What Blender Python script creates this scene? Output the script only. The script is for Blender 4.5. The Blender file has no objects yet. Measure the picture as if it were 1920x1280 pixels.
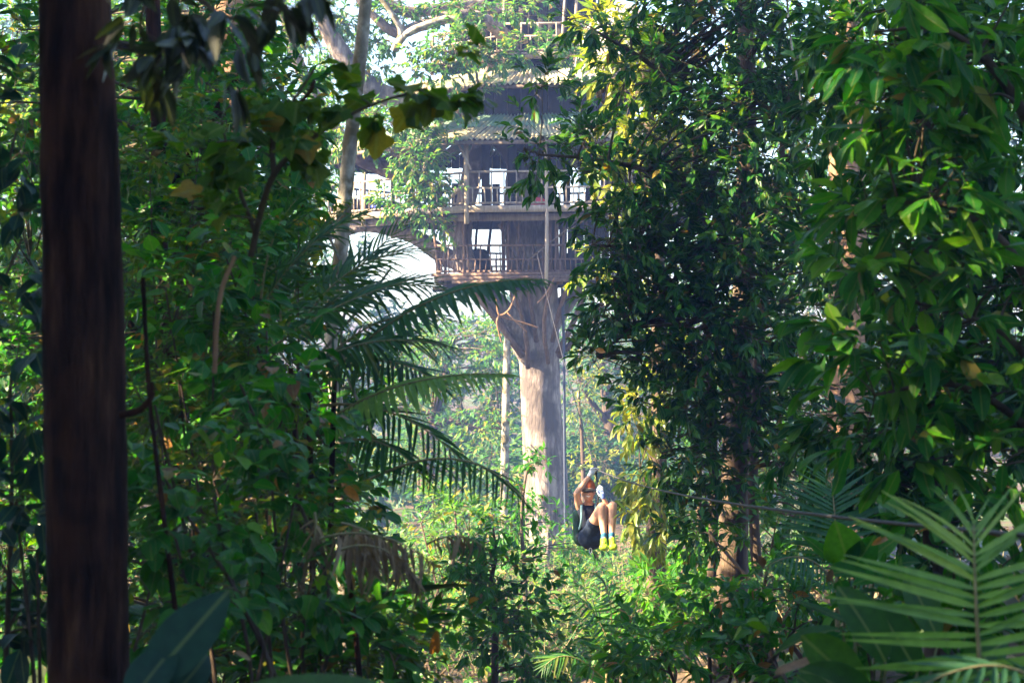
import bpy, math, random
import numpy as np
from mathutils import Vector, Matrix, Quaternion

# ------------------------------------------------------------------ camera, sky, sun, exposure
SC = bpy.context.scene
COL = SC.collection
F = 70.0 / 36.0 * 1920.0          # focal length in photograph pixels


def P(px, py, Y):
    """measure a point of the photograph at distance Y (m) in front of the camera"""
    return np.array([(px - 960.0) / F * Y, Y, (640.0 - py) / F * Y])


cam_data = bpy.data.cameras.new('camera')
cam_data.lens = 70.0
cam_data.sensor_width = 36.0
cam_data.clip_start = 0.1
cam_data.clip_end = 2000.0
cam_data.dof.use_dof = True
cam_data.dof.focus_distance = 27.0
cam_data.dof.aperture_fstop = 6.3
cam = bpy.data.objects.new('camera', cam_data)
COL.objects.link(cam)
cam.rotation_euler = (math.radians(90), 0, 0)
SC.camera = cam

SUN_EL, SUN_AZ = math.radians(37), math.radians(-104)      # azimuth from +Y towards +X
world = bpy.data.worlds.new('World')
SC.world = world
world.use_nodes = True
wn = world.node_tree
sky = wn.nodes.new('ShaderNodeTexSky')
sky.sky_type = 'NISHITA'
sky.sun_disc = False
sky.sun_elevation = SUN_EL
sky.sun_rotation = SUN_AZ
sky.air_density = 1.0
sky.dust_density = 1.1
sky.ozone_density = 1.0
bg = wn.nodes['Background']
bg.inputs['Strength'].default_value = 0.062
wn.links.new(sky.outputs[0], bg.inputs[0])

sun_data = bpy.data.lights.new('sun', 'SUN')
sun_data.energy = 5.0
sun_data.angle = math.radians(0.53)
sun_data.color = (1.0, 0.80, 0.50)
sun = bpy.data.objects.new('sun', sun_data)
COL.objects.link(sun)
sd = Vector((math.sin(SUN_AZ) * math.cos(SUN_EL), math.cos(SUN_AZ) * math.cos(SUN_EL), math.sin(SUN_EL)))
sun.rotation_euler = (-sd).to_track_quat('-Z', 'Y').to_euler()
sun.location = sd * 60

SC.view_settings.view_transform = 'Standard'
SC.view_settings.look = 'None'
SC.view_settings.exposure = 3.35
SC.view_settings.gamma = 1.0
SC.render.engine = 'CYCLES'
cy = SC.cycles
cy.use_denoising = True
try:
    cy.denoiser = 'OPENIMAGEDENOISE'
except Exception:
    pass
cy.max_bounces = 6
cy.diffuse_bounces = 2
cy.glossy_bounces = 2
cy.transmission_bounces = 3
cy.volume_bounces = 0
cy.transparent_max_bounces = 4
cy.caustics_reflective = False
cy.caustics_refractive = False
cy.sample_clamp_indirect = 4.0

RNG = np.random.default_rng(7)

# ------------------------------------------------------------------ helpers: objects


def tag(o, label=None, cat=None, group=None, kind=None):
    if label: o['label'] = label
    if cat: o['category'] = cat
    if group: o['group'] = group
    if kind: o['kind'] = kind
    return o


def empty(name, loc):
    o = bpy.data.objects.new(name, None)
    o.empty_display_size = 0.1
    o.location = [float(v) for v in loc]
    COL.objects.link(o)
    return o


def link(name, me, parent=None, origin=None):
    """origin: where the mesh's local zero stands in the world"""
    o = bpy.data.objects.new(name, me)
    COL.objects.link(o)
    if parent is not None:
        o.parent = parent
    if origin is not None:
        o.location = origin
    return o


class MB:
    """collects vertices / faces (quads and tris) as arrays, builds one mesh"""

    def __init__(self):
        self.v, self.f4, self.f3, self.r, self.uv4, self.uv3 = [], [], [], [], [], []
        self.n = 0

    def add(self, v, f4=None, f3=None, rnd=None, uv=None):
        v = np.asarray(v, float).reshape(-1, 3)
        self.v.append(v)
        self.r.append(np.zeros(len(v)) if rnd is None else np.broadcast_to(rnd, (len(v),)))
        uv = np.zeros((len(v), 2)) if uv is None else np.asarray(uv, float).reshape(-1, 2)
        self.uv4.append(uv)
        if f4 is not None and len(f4):
            self.f4.append(np.asarray(f4, int).reshape(-1, 4) + self.n)
        if f3 is not None and len(f3):
            self.f3.append(np.asarray(f3, int).reshape(-1, 3) + self.n)
        self.n += len(v)
        return self

    def mesh(self, name, mat, smooth=True, origin=(0, 0, 0)):
        me = bpy.data.meshes.new(name)
        v = np.concatenate(self.v) - np.asarray(origin, float)
        f4 = np.concatenate(self.f4) if self.f4 else np.zeros((0, 4), int)
        f3 = np.concatenate(self.f3) if self.f3 else np.zeros((0, 3), int)
        nl = len(f4) * 4 + len(f3) * 3
        nf = len(f4) + len(f3)
        me.vertices.add(len(v))
        me.vertices.foreach_set('co', v.astype(np.float32).ravel())
        me.loops.add(nl)
        idx = np.concatenate([f4.ravel(), f3.ravel()]).astype(np.int32)
        me.loops.foreach_set('vertex_index', idx)
        me.polygons.add(nf)
        st = np.concatenate([np.arange(len(f4)) * 4, len(f4) * 4 + np.arange(len(f3)) * 3]).astype(np.int32)
        me.polygons.foreach_set('loop_start', st)
        if smooth:
            me.polygons.foreach_set('use_smooth', np.ones(nf, bool))
        uv = np.concatenate(self.uv4)
        if np.any(uv):
            l = me.uv_layers.new(name='UVMap')
            l.data.foreach_set('uv', uv[idx].astype(np.float32).ravel())
        r = np.concatenate(self.r)
        if np.any(r):
            a = me.attributes.new('rnd', 'FLOAT', 'POINT')
            a.data.foreach_set('value', r.astype(np.float32))
        if mat is not None:
            me.materials.append(mat)
        me.update(calc_edges=True)
        return me

    def build(self, name, mat, parent=None, smooth=True, origin=None):
        if origin is None:
            origin = np.zeros(3) if parent is None else np.array(parent.location)
        me = self.mesh(name, mat, smooth, origin)
        o = link(name, me, parent)
        if parent is None:
            o.location = origin
        return o


def nrm(a):
    a = np.asarray(a, float)
    return a / (np.linalg.norm(a, axis=-1, keepdims=True) + 1e-12)


def tubes(mb, pts, rad, sides=6, rnd=0.0, cap=False, wob=0.0, rng=RNG, flute=0.0):
    """pts (N,R,3), rad (N,R): N tubes of R rings each"""
    pts = np.asarray(pts, float)
    rad = np.asarray(rad, float)
    if pts.ndim == 2:
        pts, rad = pts[None], rad[None]
    N, R, _ = pts.shape
    tan = np.gradient(pts, axis=1)
    tan = nrm(tan)
    mean = nrm(pts[:, -1] - pts[:, 0])
    ref = np.where(np.abs(mean[:, 2:3]) > 0.8, np.array([[1.0, 0, 0]]), np.array([[0, 0, 1.0]]))[:, None, :]
    u = nrm(np.cross(np.broadcast_to(ref, tan.shape), tan))
    w = np.cross(tan, u)
    a = np.linspace(0, 2 * np.pi, sides, endpoint=False)
    rr = rad[:, :, None] * (1 + (wob * rng.normal(size=(N, R, sides)) if wob else 0))
    if flute:
        zz = np.linspace(0, 1, R)[None, :, None]
        aa = a[None, None, :]
        rr = rr * (1 + flute * (np.cos(3 * aa + 5 * zz) + .6 * np.cos(5 * aa - 7 * zz + 1) + .4 * np.cos(8 * aa + 3 * zz)))
    ring = pts[:, :, None, :] + rr[..., None] * (np.cos(a)[None, None, :, None] * u[:, :, None, :] + np.sin(a)[None, None, :, None] * w[:, :, None, :])
    i = np.arange(R - 1)[:, None] * sides
    j = np.arange(sides)[None, :]
    jn = (j + 1) % sides
    f = np.stack([i + j, i + jn, i + sides + jn, i + sides + j], -1).reshape(-1, 4)
    f = (f[None] + (np.arange(N) * R * sides)[:, None, None]).reshape(-1, 4)
    ring = ring.reshape(-1, 3)
    rv = np.repeat(np.broadcast_to(rnd, (N,)), R * sides)
    f3 = None
    if cap:
        f3 = []
        for n in range(N):
            for base, rev in ((n * R * sides, True), (n * R * sides + (R - 1) * sides, False)):
                for k in range(1, sides - 1):
                    t = (base, base + k, base + k + 1)
                    f3.append(t[::-1] if rev else t)
    mb.add(ring, f, f3, rv)


def bez(a, b, c, n):
    """quadratic curves; a, b, c (N,3) -> (N,n,3)"""
    a, b, c = (np.asarray(x, float).reshape(-1, 1, 3) for x in (a, b, c))
    t = np.linspace(0, 1, n)[None, :, None]
    return (1 - t) ** 2 * a + 2 * t * (1 - t) * b + t ** 2 * c


def smooth_line(pts, n):
    """Catmull-Rom through control rows (any width)"""
    p = np.asarray(pts, float)
    p = np.vstack([2 * p[0] - p[1], p, 2 * p[-1] - p[-2]])
    m = len(p) - 3
    out = []
    for t in np.linspace(0, m - 1e-6, n):
        k = int(t)
        u = t - k
        a, b, c, d = p[k], p[k + 1], p[k + 2], p[k + 3]
        out.append(0.5 * (2 * b + (c - a) * u + (2 * a - 5 * b + 4 * c - d) * u * u + (3 * b - a - 3 * c + d) * u ** 3))
    return np.array(out)


def box(mb, c, s, rot=None, rnd=0.0):
    """box with centre c, size s, rotated by 3x3 matrix"""
    q = np.array([[x, y, z] for x in (-.5, .5) for y in (-.5, .5) for z in (-.5, .5)]) * np.asarray(s, float)
    if rot is not None:
        q = q @ np.asarray(rot).T
    f = [(0, 1, 3, 2), (4, 6, 7, 5), (0, 4, 5, 1), (2, 3, 7, 6), (0, 2, 6, 4), (1, 5, 7, 3)]
    mb.add(q + np.asarray(c, float), f, None, rnd)


def bar(mb, a, b, w, h, up=(0, 0, 1)):
    """rectangular bar from a to b, w across, h along up"""
    a, b = np.asarray(a, float), np.asarray(b, float)
    d = b - a
    L = np.linalg.norm(d)
    y = d / L
    x = np.cross(y, up)
    if np.linalg.norm(x) < 1e-3:
        x = np.cross(y, (0, 1, 0))
    x = nrm(x)
    z = np.cross(x, y)
    box(mb, (a + b) / 2, (w, L, h), np.stack([x, y, z], 1))


def part_bar(name, parent, a, b, w, h, mat, up=(0, 0, 1)):
    m = MB()
    bar(m, a, b, w, h, up)
    return m.build(name, mat, parent, smooth=False)


def part_pole(name, parent, a, b, r0, r1, mat, sides=7, bend=0.0, n=5, rng=RNG):
    m = MB()
    a, b = np.asarray(a, float), np.asarray(b, float)
    t = np.linspace(0, 1, n)[:, None]
    p = a + (b - a) * t + np.sin(np.pi * t) * bend * rng.normal(size=(1, 3))
    tubes(m, p, np.linspace(r0, r1, n), sides, cap=True, wob=0.03)
    return m.build(name, mat, parent)


# ------------------------------------------------------------------ helpers: materials


def new_mat(name):
    m = bpy.data.materials.new(name)
    m.use_nodes = True
    nt = m.node_tree
    for n in list(nt.nodes):
        nt.nodes.remove(n)
    out = nt.nodes.new('ShaderNodeOutputMaterial')
    return m, nt, out


def nd(nt, t, **kw):
    n = nt.nodes.new(t)
    for k, v in kw.items():
        if hasattr(n, k) and k not in n.inputs:
            setattr(n, k, v)
        else:
            n.inputs[k].default_value = v
    return n


def mth(nt, op, a, b=None):
    n = nt.nodes.new('ShaderNodeMath')
    n.operation = op
    for i, x in enumerate((a, b)):
        if x is None: continue
        if isinstance(x, (int, float)):
            n.inputs[i].default_value = x
        else:
            nt.links.new(x, n.inputs[i])
    return n.outputs[0]


def ramp(nt, fac, stops, interp='LINEAR'):
    r = nt.nodes.new('ShaderNodeValToRGB')
    r.color_ramp.interpolation = interp
    e = r.color_ramp.elements
    while len(e) < len(stops):
        e.new(0.5)
    for k, (p, c) in zip(e, stops):
        k.position = p
        k.color = (*c, 1)
    nt.links.new(fac, r.inputs[0])
    return r.outputs[0]


def leaf_mat(name, stops, trans=0.4, tint=(1.5, 1.5, 0.55), rough=0.4, veins=0.0, rib=0.35, spec=0.5):
    m, nt, out = new_mat(name)
    L = nt.links
    at = nd(nt, 'ShaderNodeAttribute', attribute_name='rnd')
    oi = nd(nt, 'ShaderNodeObjectInfo')
    r = mth(nt, 'FRACT', mth(nt, 'ADD', at.outputs['Fac'], oi.outputs['Random']))
    col = ramp(nt, r, stops)
    uv = nd(nt, 'ShaderNodeUVMap')
    sp = nd(nt, 'ShaderNodeSeparateXYZ')
    L.new(uv.outputs[0], sp.inputs[0])
    du = mth(nt, 'ABSOLUTE', mth(nt, 'SUBTRACT', sp.outputs[0], 0.5))
    # blotches of age on the blade
    tc = nd(nt, 'ShaderNodeTexCoord')
    nz = nd(nt, 'ShaderNodeTexNoise', Scale=9.0, Detail=2.0)
    L.new(tc.outputs['Object'], nz.inputs['Vector'])
    mot = nd(nt, 'ShaderNodeMix', data_type='RGBA', blend_type='MULTIPLY')
    mot.inputs[0].default_value = 0.55
    L.new(col, mot.inputs[6])
    L.new(ramp(nt, nz.outputs[0], [(0.3, (0.55, 0.6, 0.55)), (0.7, (1.25, 1.2, 1.0))]), mot.inputs[7])
    col = mot.outputs[2]
    if rib > 0:
        mx = nd(nt, 'ShaderNodeMix', data_type='RGBA')
        lt = mth(nt, 'LESS_THAN', du, 0.035)
        L.new(mth(nt, 'MULTIPLY', lt, rib), mx.inputs[0])
        L.new(col, mx.inputs[6])
        mx.inputs[7].default_value = (0.22, 0.26, 0.08, 1)
        col = mx.outputs[2]
    pb = nd(nt, 'ShaderNodeBsdfPrincipled', Roughness=rough)
    pb.inputs['Specular IOR Level'].default_value = spec
    L.new(col, pb.inputs['Base Color'])
    if veins > 0:
        ph = mth(nt, 'ADD', mth(nt, 'MULTIPLY', sp.outputs[1], 70.0), mth(nt, 'MULTIPLY', du, -42.0))
        h = mth(nt, 'ABSOLUTE', mth(nt, 'SINE', ph))
        bp = nd(nt, 'ShaderNodeBump', Strength=veins, Distance=0.004)
        L.new(h, bp.inputs['Height'])
        L.new(bp.outputs[0], pb.inputs['Normal'])
    tr = nd(nt, 'ShaderNodeBsdfTranslucent')
    tm = nd(nt, 'ShaderNodeMix', data_type='RGBA', blend_type='MULTIPLY')
    tm.inputs[0].default_value = 1.0
    L.new(col, tm.inputs[6])
    tm.inputs[7].default_value = (*tint, 1)
    L.new(tm.outputs[2], tr.inputs[0])
    ms = nd(nt, 'ShaderNodeMixShader', Fac=trans)
    L.new(pb.outputs[0], ms.inputs[1])
    L.new(tr.outputs[0], ms.inputs[2])
    L.new(ms.outputs[0], out.inputs[0])
    return m


def rough_mat(name, stops, scale=(4, 4, 4), detail=6.0, rough=0.85, bump=0.3, dist=0.02, spec=0.25, patch=None, obj_var=0.0, bscale=3.0):
    """noise-coloured material; patch = (colour, scale, low, high): blotches of a second colour"""
    m, nt, out = new_mat(name)
    L = nt.links
    tc = nd(nt, 'ShaderNodeTexCoord')
    mp = nd(nt, 'ShaderNodeMapping')
    mp.inputs['Scale'].default_value = scale
    L.new(tc.outputs['Object'], mp.inputs[0])
    nz = nd(nt, 'ShaderNodeTexNoise', Scale=1.0, Detail=detail, Roughness=0.62)
    L.new(mp.outputs[0], nz.inputs['Vector'])
    col = ramp(nt, nz.outputs[0], stops)
    if patch:
        n2 = nd(nt, 'ShaderNodeTexNoise', Scale=patch[1], Detail=4.0)
        L.new(tc.outputs['Object'], n2.inputs['Vector'])
        mr = nd(nt, 'ShaderNodeMapRange')
        mr.inputs[1].default_value, mr.inputs[2].default_value = patch[2], patch[3]
        L.new(n2.outputs[0], mr.inputs[0])
        mx = nd(nt, 'ShaderNodeMix', data_type='RGBA')
        L.new(mr.outputs[0], mx.inputs[0])
        L.new(col, mx.inputs[6])
        mx.inputs[7].default_value = (*patch[0], 1)
        col = mx.outputs[2]
    if obj_var:
        oi = nd(nt, 'ShaderNodeObjectInfo')
        hv = nd(nt, 'ShaderNodeHueSaturation')
        L.new(mth(nt, 'ADD', mth(nt, 'MULTIPLY', oi.outputs['Random'], obj_var), 1 - obj_var / 2), hv.inputs['Value'])
        L.new(col, hv.inputs['Color'])
        col = hv.outputs[0]
    pb = nd(nt, 'ShaderNodeBsdfPrincipled', Roughness=rough)
    pb.inputs['Specular IOR Level'].default_value = spec
    L.new(col, pb.inputs['Base Color'])
    if bump:
        n3 = nd(nt, 'ShaderNodeTexNoise', Scale=bscale, Detail=8.0, Roughness=0.7)
        L.new(mp.outputs[0], n3.inputs['Vector'])
        bp = nd(nt, 'ShaderNodeBump', Strength=bump, Distance=dist)
        L.new(n3.outputs[0], bp.inputs['Height'])
        L.new(bp.outputs[0], pb.inputs['Normal'])
    L.new(pb.outputs[0], out.inputs[0])
    return m


def plain(name, c, rough=0.6, spec=0.4, var=0.15, sc=20):
    c = np.array(c)
    return rough_mat(name, [(0.3, tuple(c * (1 - var))), (0.7, tuple(c * (1 + var)))], (sc, sc, sc), 3.0, rough, 0.12, 0.003, spec)


M = {}
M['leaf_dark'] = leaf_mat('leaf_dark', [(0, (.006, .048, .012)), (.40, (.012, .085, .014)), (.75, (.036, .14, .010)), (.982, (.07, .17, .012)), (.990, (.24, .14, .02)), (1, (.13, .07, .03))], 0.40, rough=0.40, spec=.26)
M['leaf_near'] = leaf_mat('leaf_near', [(0, (.014, .11, .018)), (.4, (.026, .165, .014)), (.8, (.070, .24, .010)), (.965, (.13, .28, .012)), (.980, (.26, .24, .05)), (1, (.22, .13, .06))], 0.45, rough=0.38, veins=0.55, rib=0.5, spec=.3)
M['leaf_shrub'] = leaf_mat('leaf_shrub', [(0, (.010, .095, .008)), (.5, (.020, .150, .007)), (.85, (.060, .225, .006)), (.960, (.11, .25, .010)), (.972, (.30, .14, .03)), (1, (.17, .08, .035))], 0.42, rough=0.42, veins=0.3, spec=.26)
M['leaf_olive'] = leaf_mat('leaf_olive', [(0, (.030, .090, .004)), (.6, (.060, .135, .004)), (.9, (.13, .17, .008)), (1, (.26, .17, .02))], 0.50, rough=0.5, spec=.2)
M['leaf_blackish'] = leaf_mat('leaf_blackish', [(0, (.010, .022, .012)), (.7, (.018, .034, .016)), (1, (.05, .05, .05))], 0.2, rough=0.42)  # near-black green leaf tones
M['leaf_sun'] = leaf_mat('leaf_sun', [(0, (.026, .120, .036)), (.5, (.055, .180, .040)), (.8, (.12, .24, .035)), (.93, (.21, .24, .05)), (1, (.30, .19, .06))], 0.48, rough=0.45, spec=.35)  # green brightened and yellowed to put sunlight into the leaf colour
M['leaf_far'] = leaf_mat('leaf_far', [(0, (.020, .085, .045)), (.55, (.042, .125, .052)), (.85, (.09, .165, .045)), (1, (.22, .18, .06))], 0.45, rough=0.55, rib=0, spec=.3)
M['leaf_sun_yellow'] = leaf_mat('leaf_sun_yellow', [(0, (.08, .17, .02)), (.45, (.17, .25, .03)), (.85, (.28, .29, .045)), (1, (.38, .32, .07))], 0.5, rough=0.4, tint=(1.5, 1.4, .6))  # yellow of sun shining through the blades is put into the colour
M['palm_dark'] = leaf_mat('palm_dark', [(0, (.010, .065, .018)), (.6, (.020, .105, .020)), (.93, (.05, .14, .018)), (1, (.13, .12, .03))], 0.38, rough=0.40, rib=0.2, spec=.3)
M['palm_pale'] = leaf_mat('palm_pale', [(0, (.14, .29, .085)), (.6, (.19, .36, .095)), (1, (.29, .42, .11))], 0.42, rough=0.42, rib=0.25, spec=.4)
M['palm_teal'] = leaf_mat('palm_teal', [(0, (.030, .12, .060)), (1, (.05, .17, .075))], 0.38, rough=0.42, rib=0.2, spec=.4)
M['leaf_dry'] = leaf_mat('leaf_dry', [(0, (.13, .08, .045)), (.5, (.24, .16, .09)), (1, (.38, .27, .17))], 0.25, (1.2, 1.0, .7), rough=0.7, rib=0.15)
M['leaf_orange'] = leaf_mat('leaf_orange', [(0, (.42, .17, .03)), (1, (.50, .24, .05))], 0.3, (1.3, 1.0, .6), rough=0.5, rib=0.2)
M['leaf_brown'] = leaf_mat('leaf_brown', [(0, (.16, .08, .045)), (1, (.30, .18, .11))], 0.2, (1.2, 1.0, .7), rough=0.65, rib=0.2)
M['leaf_big'] = leaf_mat('leaf_big', [(0, (.016, .075, .012)), (.6, (.028, .105, .010)), (1, (.05, .14, .010))], 0.45, rough=0.40, veins=0.35, rib=0.4, spec=.35)
M['leaf_blue'] = leaf_mat('leaf_blue', [(0, (.008, .040, .030)), (1, (.012, .055, .036))], 0.28, (1.2, 1.5, .8), rough=0.5, veins=0.3, spec=.2)
M['leaf_heart'] = leaf_mat('leaf_heart', [(0, (.014, .11, .012)), (.5, (.026, .16, .010)), (1, (.07, .22, .010))], 0.42, rough=0.42, veins=0.3, spec=.26)
M['bark_dark'] = rough_mat('bark_dark', [(.34, (.006, .003, .002)), (.48, (.024, .010, .006)), (.6, (.058, .025, .014)), (.74, (.13, .065, .038))], (22, 22, 3.2), detail=9, bump=1.0, dist=0.03, spec=.12, patch=((.085, .034, .018), 3.0, .54, .72), bscale=1.6)
M['bark_brown'] = rough_mat('bark_brown', [(.3, (.045, .030, .022)), (.6, (.10, .07, .05)), (.8, (.17, .125, .09))], (14, 14, 3), bump=0.8, dist=0.02)
M['bark_giant'] = rough_mat('bark_giant', [(.34, (.085, .066, .060)), (.5, (.23, .18, .165)), (.66, (.42, .345, .30))], (7, 7, 1.5), detail=9, bump=1.0, dist=0.10, patch=((.115, .092, .085), 1.3, .47, .60), bscale=1.5)
M['bark_pale'] = rough_mat('bark_pale', [(.3, (.13, .105, .08)), (.5, (.27, .235, .19)), (.7, (.50, .47, .41))], (9, 9, 5), bump=0.5, dist=0.01, patch=((.11, .09, .05), 5.0, .50, .60))
M['bark_orange'] = rough_mat('bark_orange', [(.3, (.16, .085, .05)), (.6, (.33, .19, .11)), (.8, (.46, .30, .19))], (12, 12, 3), bump=0.9, dist=0.02)
M['twig'] = rough_mat('twig', [(.3, (.045, .032, .02)), (.7, (.11, .085, .055))], (30, 30, 30), bump=0.2)
M['twig_green'] = rough_mat('twig_green', [(.3, (.07, .085, .03)), (.7, (.14, .13, .06))], (30, 30, 30), bump=0.2)
M['rachis'] = rough_mat('rachis', [(.3, (.20, .17, .08)), (.7, (.34, .28, .15))], (30, 30, 30), bump=0.2)
M['twig_orange'] = rough_mat('twig_orange', [(.3, (.17, .08, .04)), (.7, (.28, .16, .085))], (20, 20, 20), bump=0.2)
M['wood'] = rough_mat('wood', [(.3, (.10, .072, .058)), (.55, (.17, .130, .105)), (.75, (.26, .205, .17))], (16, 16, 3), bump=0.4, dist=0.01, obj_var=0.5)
M['wood_red'] = rough_mat('wood_red', [(.3, (.085, .050, .038)), (.55, (.15, .095, .072)), (.75, (.24, .165, .13))], (16, 16, 3), bump=0.4, dist=0.01, obj_var=0.5)  # red-brown wood, darkened to stand in for shade on the lower deck
M['wood_pale'] = rough_mat('wood_pale', [(.3, (.20, .155, .12)), (.55, (.31, .25, .20)), (.75, (.43, .36, .30))], (16, 16, 4), bump=0.4, dist=0.01, obj_var=0.4)
M['wood_dark'] = rough_mat('wood_dark', [(.3, (.014, .012, .012)), (.6, (.030, .025, .023)), (.8, (.055, .045, .04))], (8, 8, 3), bump=0.4, dist=0.01, obj_var=0.5)  # tone lowered so the boards carry the shade of the interior
M['tin_green'] = rough_mat('tin_green', [(.3, (.14, .24, .18)), (.6, (.21, .33, .25)), (.8, (.30, .40, .31))], (2, 2, 2), rough=0.55, bump=0.1, patch=((.40, .30, .19), 1.6, .52, .68), obj_var=0.3)
M['tin_lichen'] = rough_mat('tin_lichen', [(.3, (.20, .165, .11)), (.55, (.40, .35, .23)), (.75, (.58, .51, .35))], (4, 4, 4), rough=0.75, bump=0.2, patch=((.20, .26, .15), 2.2, .50, .64), obj_var=0.35)  # lichen tones, lightened to suggest sun on the roofs
M['ground'] = rough_mat('ground', [(.3, (.030, .022, .014)), (.5, (.070, .048, .028)), (.7, (.135, .095, .058))], (2.5, 2.5, 2.5), detail=10, bump=0.8, dist=0.1, patch=((.06, .09, .03), .35, .48, .60))

# ------------------------------------------------------------------ helpers: leaves


def profile(kind, t):
    if kind == 'heart':
        return np.where(t < .28, np.sin(np.clip(t / .28, 0, 1) * np.pi / 2) ** .55, np.cos(np.clip((t - .28) / .72, 0, 1) * np.pi / 2) ** .8)
    if kind == 'lance':
        return np.sin(np.pi * t ** .85) ** .9
    if kind == 'strap':
        return np.clip(np.minimum(1.0, t / .10), 0, 1) ** .6 * np.clip((1 - t) / .55, 0, 1) ** .75
    if kind == 'obov':
        return np.sin(np.pi * t ** 1.15) ** .75
    return np.sin(np.pi * t ** .92) ** .72      # elliptic


def leaf_template(kind, rows, fold=0.25, droop=0.25, ratio=0.4, wave=0.0, seed=0, petiole=0.0):
    """unit-length leaf along +Y, normal +Z; returns verts, quads, tris, uv"""
    r = np.random.default_rng(seed)
    if kind == 'lobed':
        # outline of a blunt five-lobed blade
        a = np.linspace(-np.pi * .86, np.pi * .86, 25)
        R = .47 + .085 * np.cos(5 * a * .93) + .05 * np.cos(a) + .012 * np.cos(15 * a)
        x, y = R * np.sin(a) * 1.15, .42 + R * np.cos(a)
        y -= y.min() * 0
        v = [[0, .40, 0]] + [[0, .02, 0]] + [[px, py, 0] for px, py in zip(x, y)]
        v = np.array(v)
        v[:, 2] = -droop * v[:, 1] ** 2 + fold * np.abs(v[:, 0]) - .35 * v[:, 0] ** 2 + .03 * r.normal(size=len(v))
        f3 = [(0, k + 1, k) for k in range(2, len(v) - 1)] + [(0, 2, 1), (0, 1, len(v) - 1)]
        uv = np.stack([v[:, 0] * .6 + .5, v[:, 1]], 1)
        return v, np.zeros((0, 4), int), np.array(f3), uv
    if kind == 'rhomb':
        v = np.array([[0, 0, 0], [.5 * ratio, .42, fold * ratio * .5], [0, 1, -droop * .6], [-.5 * ratio, .42, fold * ratio * .5]])
        return v, np.zeros((0, 4), int), np.array([(0, 1, 2), (0, 2, 3)]), np.array([[.5, .02], [1, .45], [.5, 1], [0, .45]])
    t = np.linspace(0, 1, rows)
    w = profile(kind, t) * ratio / 2
    w[0] = max(w[0], .012)
    w[-1] = .004
    V, UV = [], []
    ang = droop * 1.6
    # arc in YZ
    if abs(ang) > 1e-3:
        yy, zz = np.sin(ang * t) / ang, (np.cos(ang * t) - 1) / ang
    else:
        yy, zz = t, t * 0
    tilt = ang * t
    for k in range(rows):
        ww = wave * math.sin(7 * t[k] + seed) * ratio
        for s in (-1, 0, 1):
            lift = fold * abs(s) * w[k] * 2 * .5 + ww * s * .5
            V.append([s * w[k] * math.cos(fold * .6), yy[k] + petiole + lift * math.sin(tilt[k]), zz[k] + lift * math.cos(tilt[k])])
            UV.append([.5 + .5 * s * (w[k] / (ratio / 2)), .02 + .96 * t[k]])
    Q = []
    for k in range(rows - 1):
        b = k * 3
        Q += [(b, b + 1, b + 4, b + 3), (b + 1, b + 2, b + 5, b + 4)]
    V = np.array(V)
    return V, np.array(Q), np.zeros((0, 3), int), np.array(UV)


def frames(d, up):
    """rotation matrices with columns X, Y=d, Z~up"""
    d = nrm(d)
    x = np.cross(d, up)
    bad = np.linalg.norm(x, axis=-1) < 1e-4
    x[bad] = np.cross(d[bad], np.array([1.0, 0.3, 0]))
    x = nrm(x)
    z = np.cross(x, d)
    return np.stack([x, d, z], -1)


def scatter_leaves(mb, tpl, pos, R, size, wfac, rnd):
    V, Q, T, UV = tpl
    N, n = len(pos), len(V)
    if N == 0: return
    s = np.stack([size * wfac, size, size], -1)
    loc = V[None] * s[:, None, :]
    w = np.einsum('nij,nkj->nki', R, loc) + pos[:, None, :]
    off = (np.arange(N) * n)[:, None, None]
    mb.add(w.reshape(-1, 3), (Q[None] + off).reshape(-1, 4) if len(Q) else None, (T[None] + off).reshape(-1, 3) if len(T) else None,
           np.repeat(rnd, n), np.tile(UV, (N, 1)))


TPL = {}


def tpl(kind, rows, ratio, fold=.25, droop=.25, wave=0., nvar=3, petiole=0.):
    key = (kind, rows, ratio, fold, droop, wave, nvar, petiole)
    if key not in TPL:
        TPL[key] = [leaf_template(kind, rows, fold * (.5 + .5 * k), droop * (.3 + .7 * k), ratio, wave, k + 1, petiole) for k in range(nvar)]
    return TPL[key]


LEAFMESH = {}


def leaf_meshes(t_list, mat):
    key = (id(t_list), mat.name)
    if key not in LEAFMESH:
        out = []
        for V, Q, T, UV in t_list:
            m = MB()
            m.add(V, Q if len(Q) else None, T if len(T) else None, None, UV)
            out.append(m.mesh('leaf', mat))
        LEAFMESH[key] = out
    return LEAFMESH[key]


def set_rot(o, R, loc, scale):
    o.rotation_mode = 'QUATERNION'
    o.rotation_quaternion = Matrix([[float(x) for x in row] for row in R]).to_quaternion()
    o.location = [float(x) for x in loc]
    o.scale = [float(x) for x in scale]


def leaf_objects(parent, t_list, mat, pos, R, size, wfac, var, name='leaf'):
    ms = leaf_meshes(t_list, mat)
    base = np.array(parent.location)
    for i in range(len(pos)):
        o = bpy.data.objects.new(name, ms[int(var[i])])
        COL.objects.link(o)
        o.parent = parent
        set_rot(o, R[i], pos[i] - base, (size[i] * wfac[i], size[i], size[i]))


def in_frame(p, m=20):
    x = p[:, 0] / p[:, 1] * F + 960
    y = 640 - p[:, 2] / p[:, 1] * F
    return (p[:, 1] > .5) & (x > -m) & (x < 1920 + m) & (y > -m) & (y < 1280 + m)


def blob(px, py, rx, ry, Y, dY, n):
    """crown lobe measured in the photograph: centre, radii, depth and number of sprays"""
    return (P(px, py, Y), np.array([rx / F * Y, dY, ry / F * Y]), n)


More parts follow.
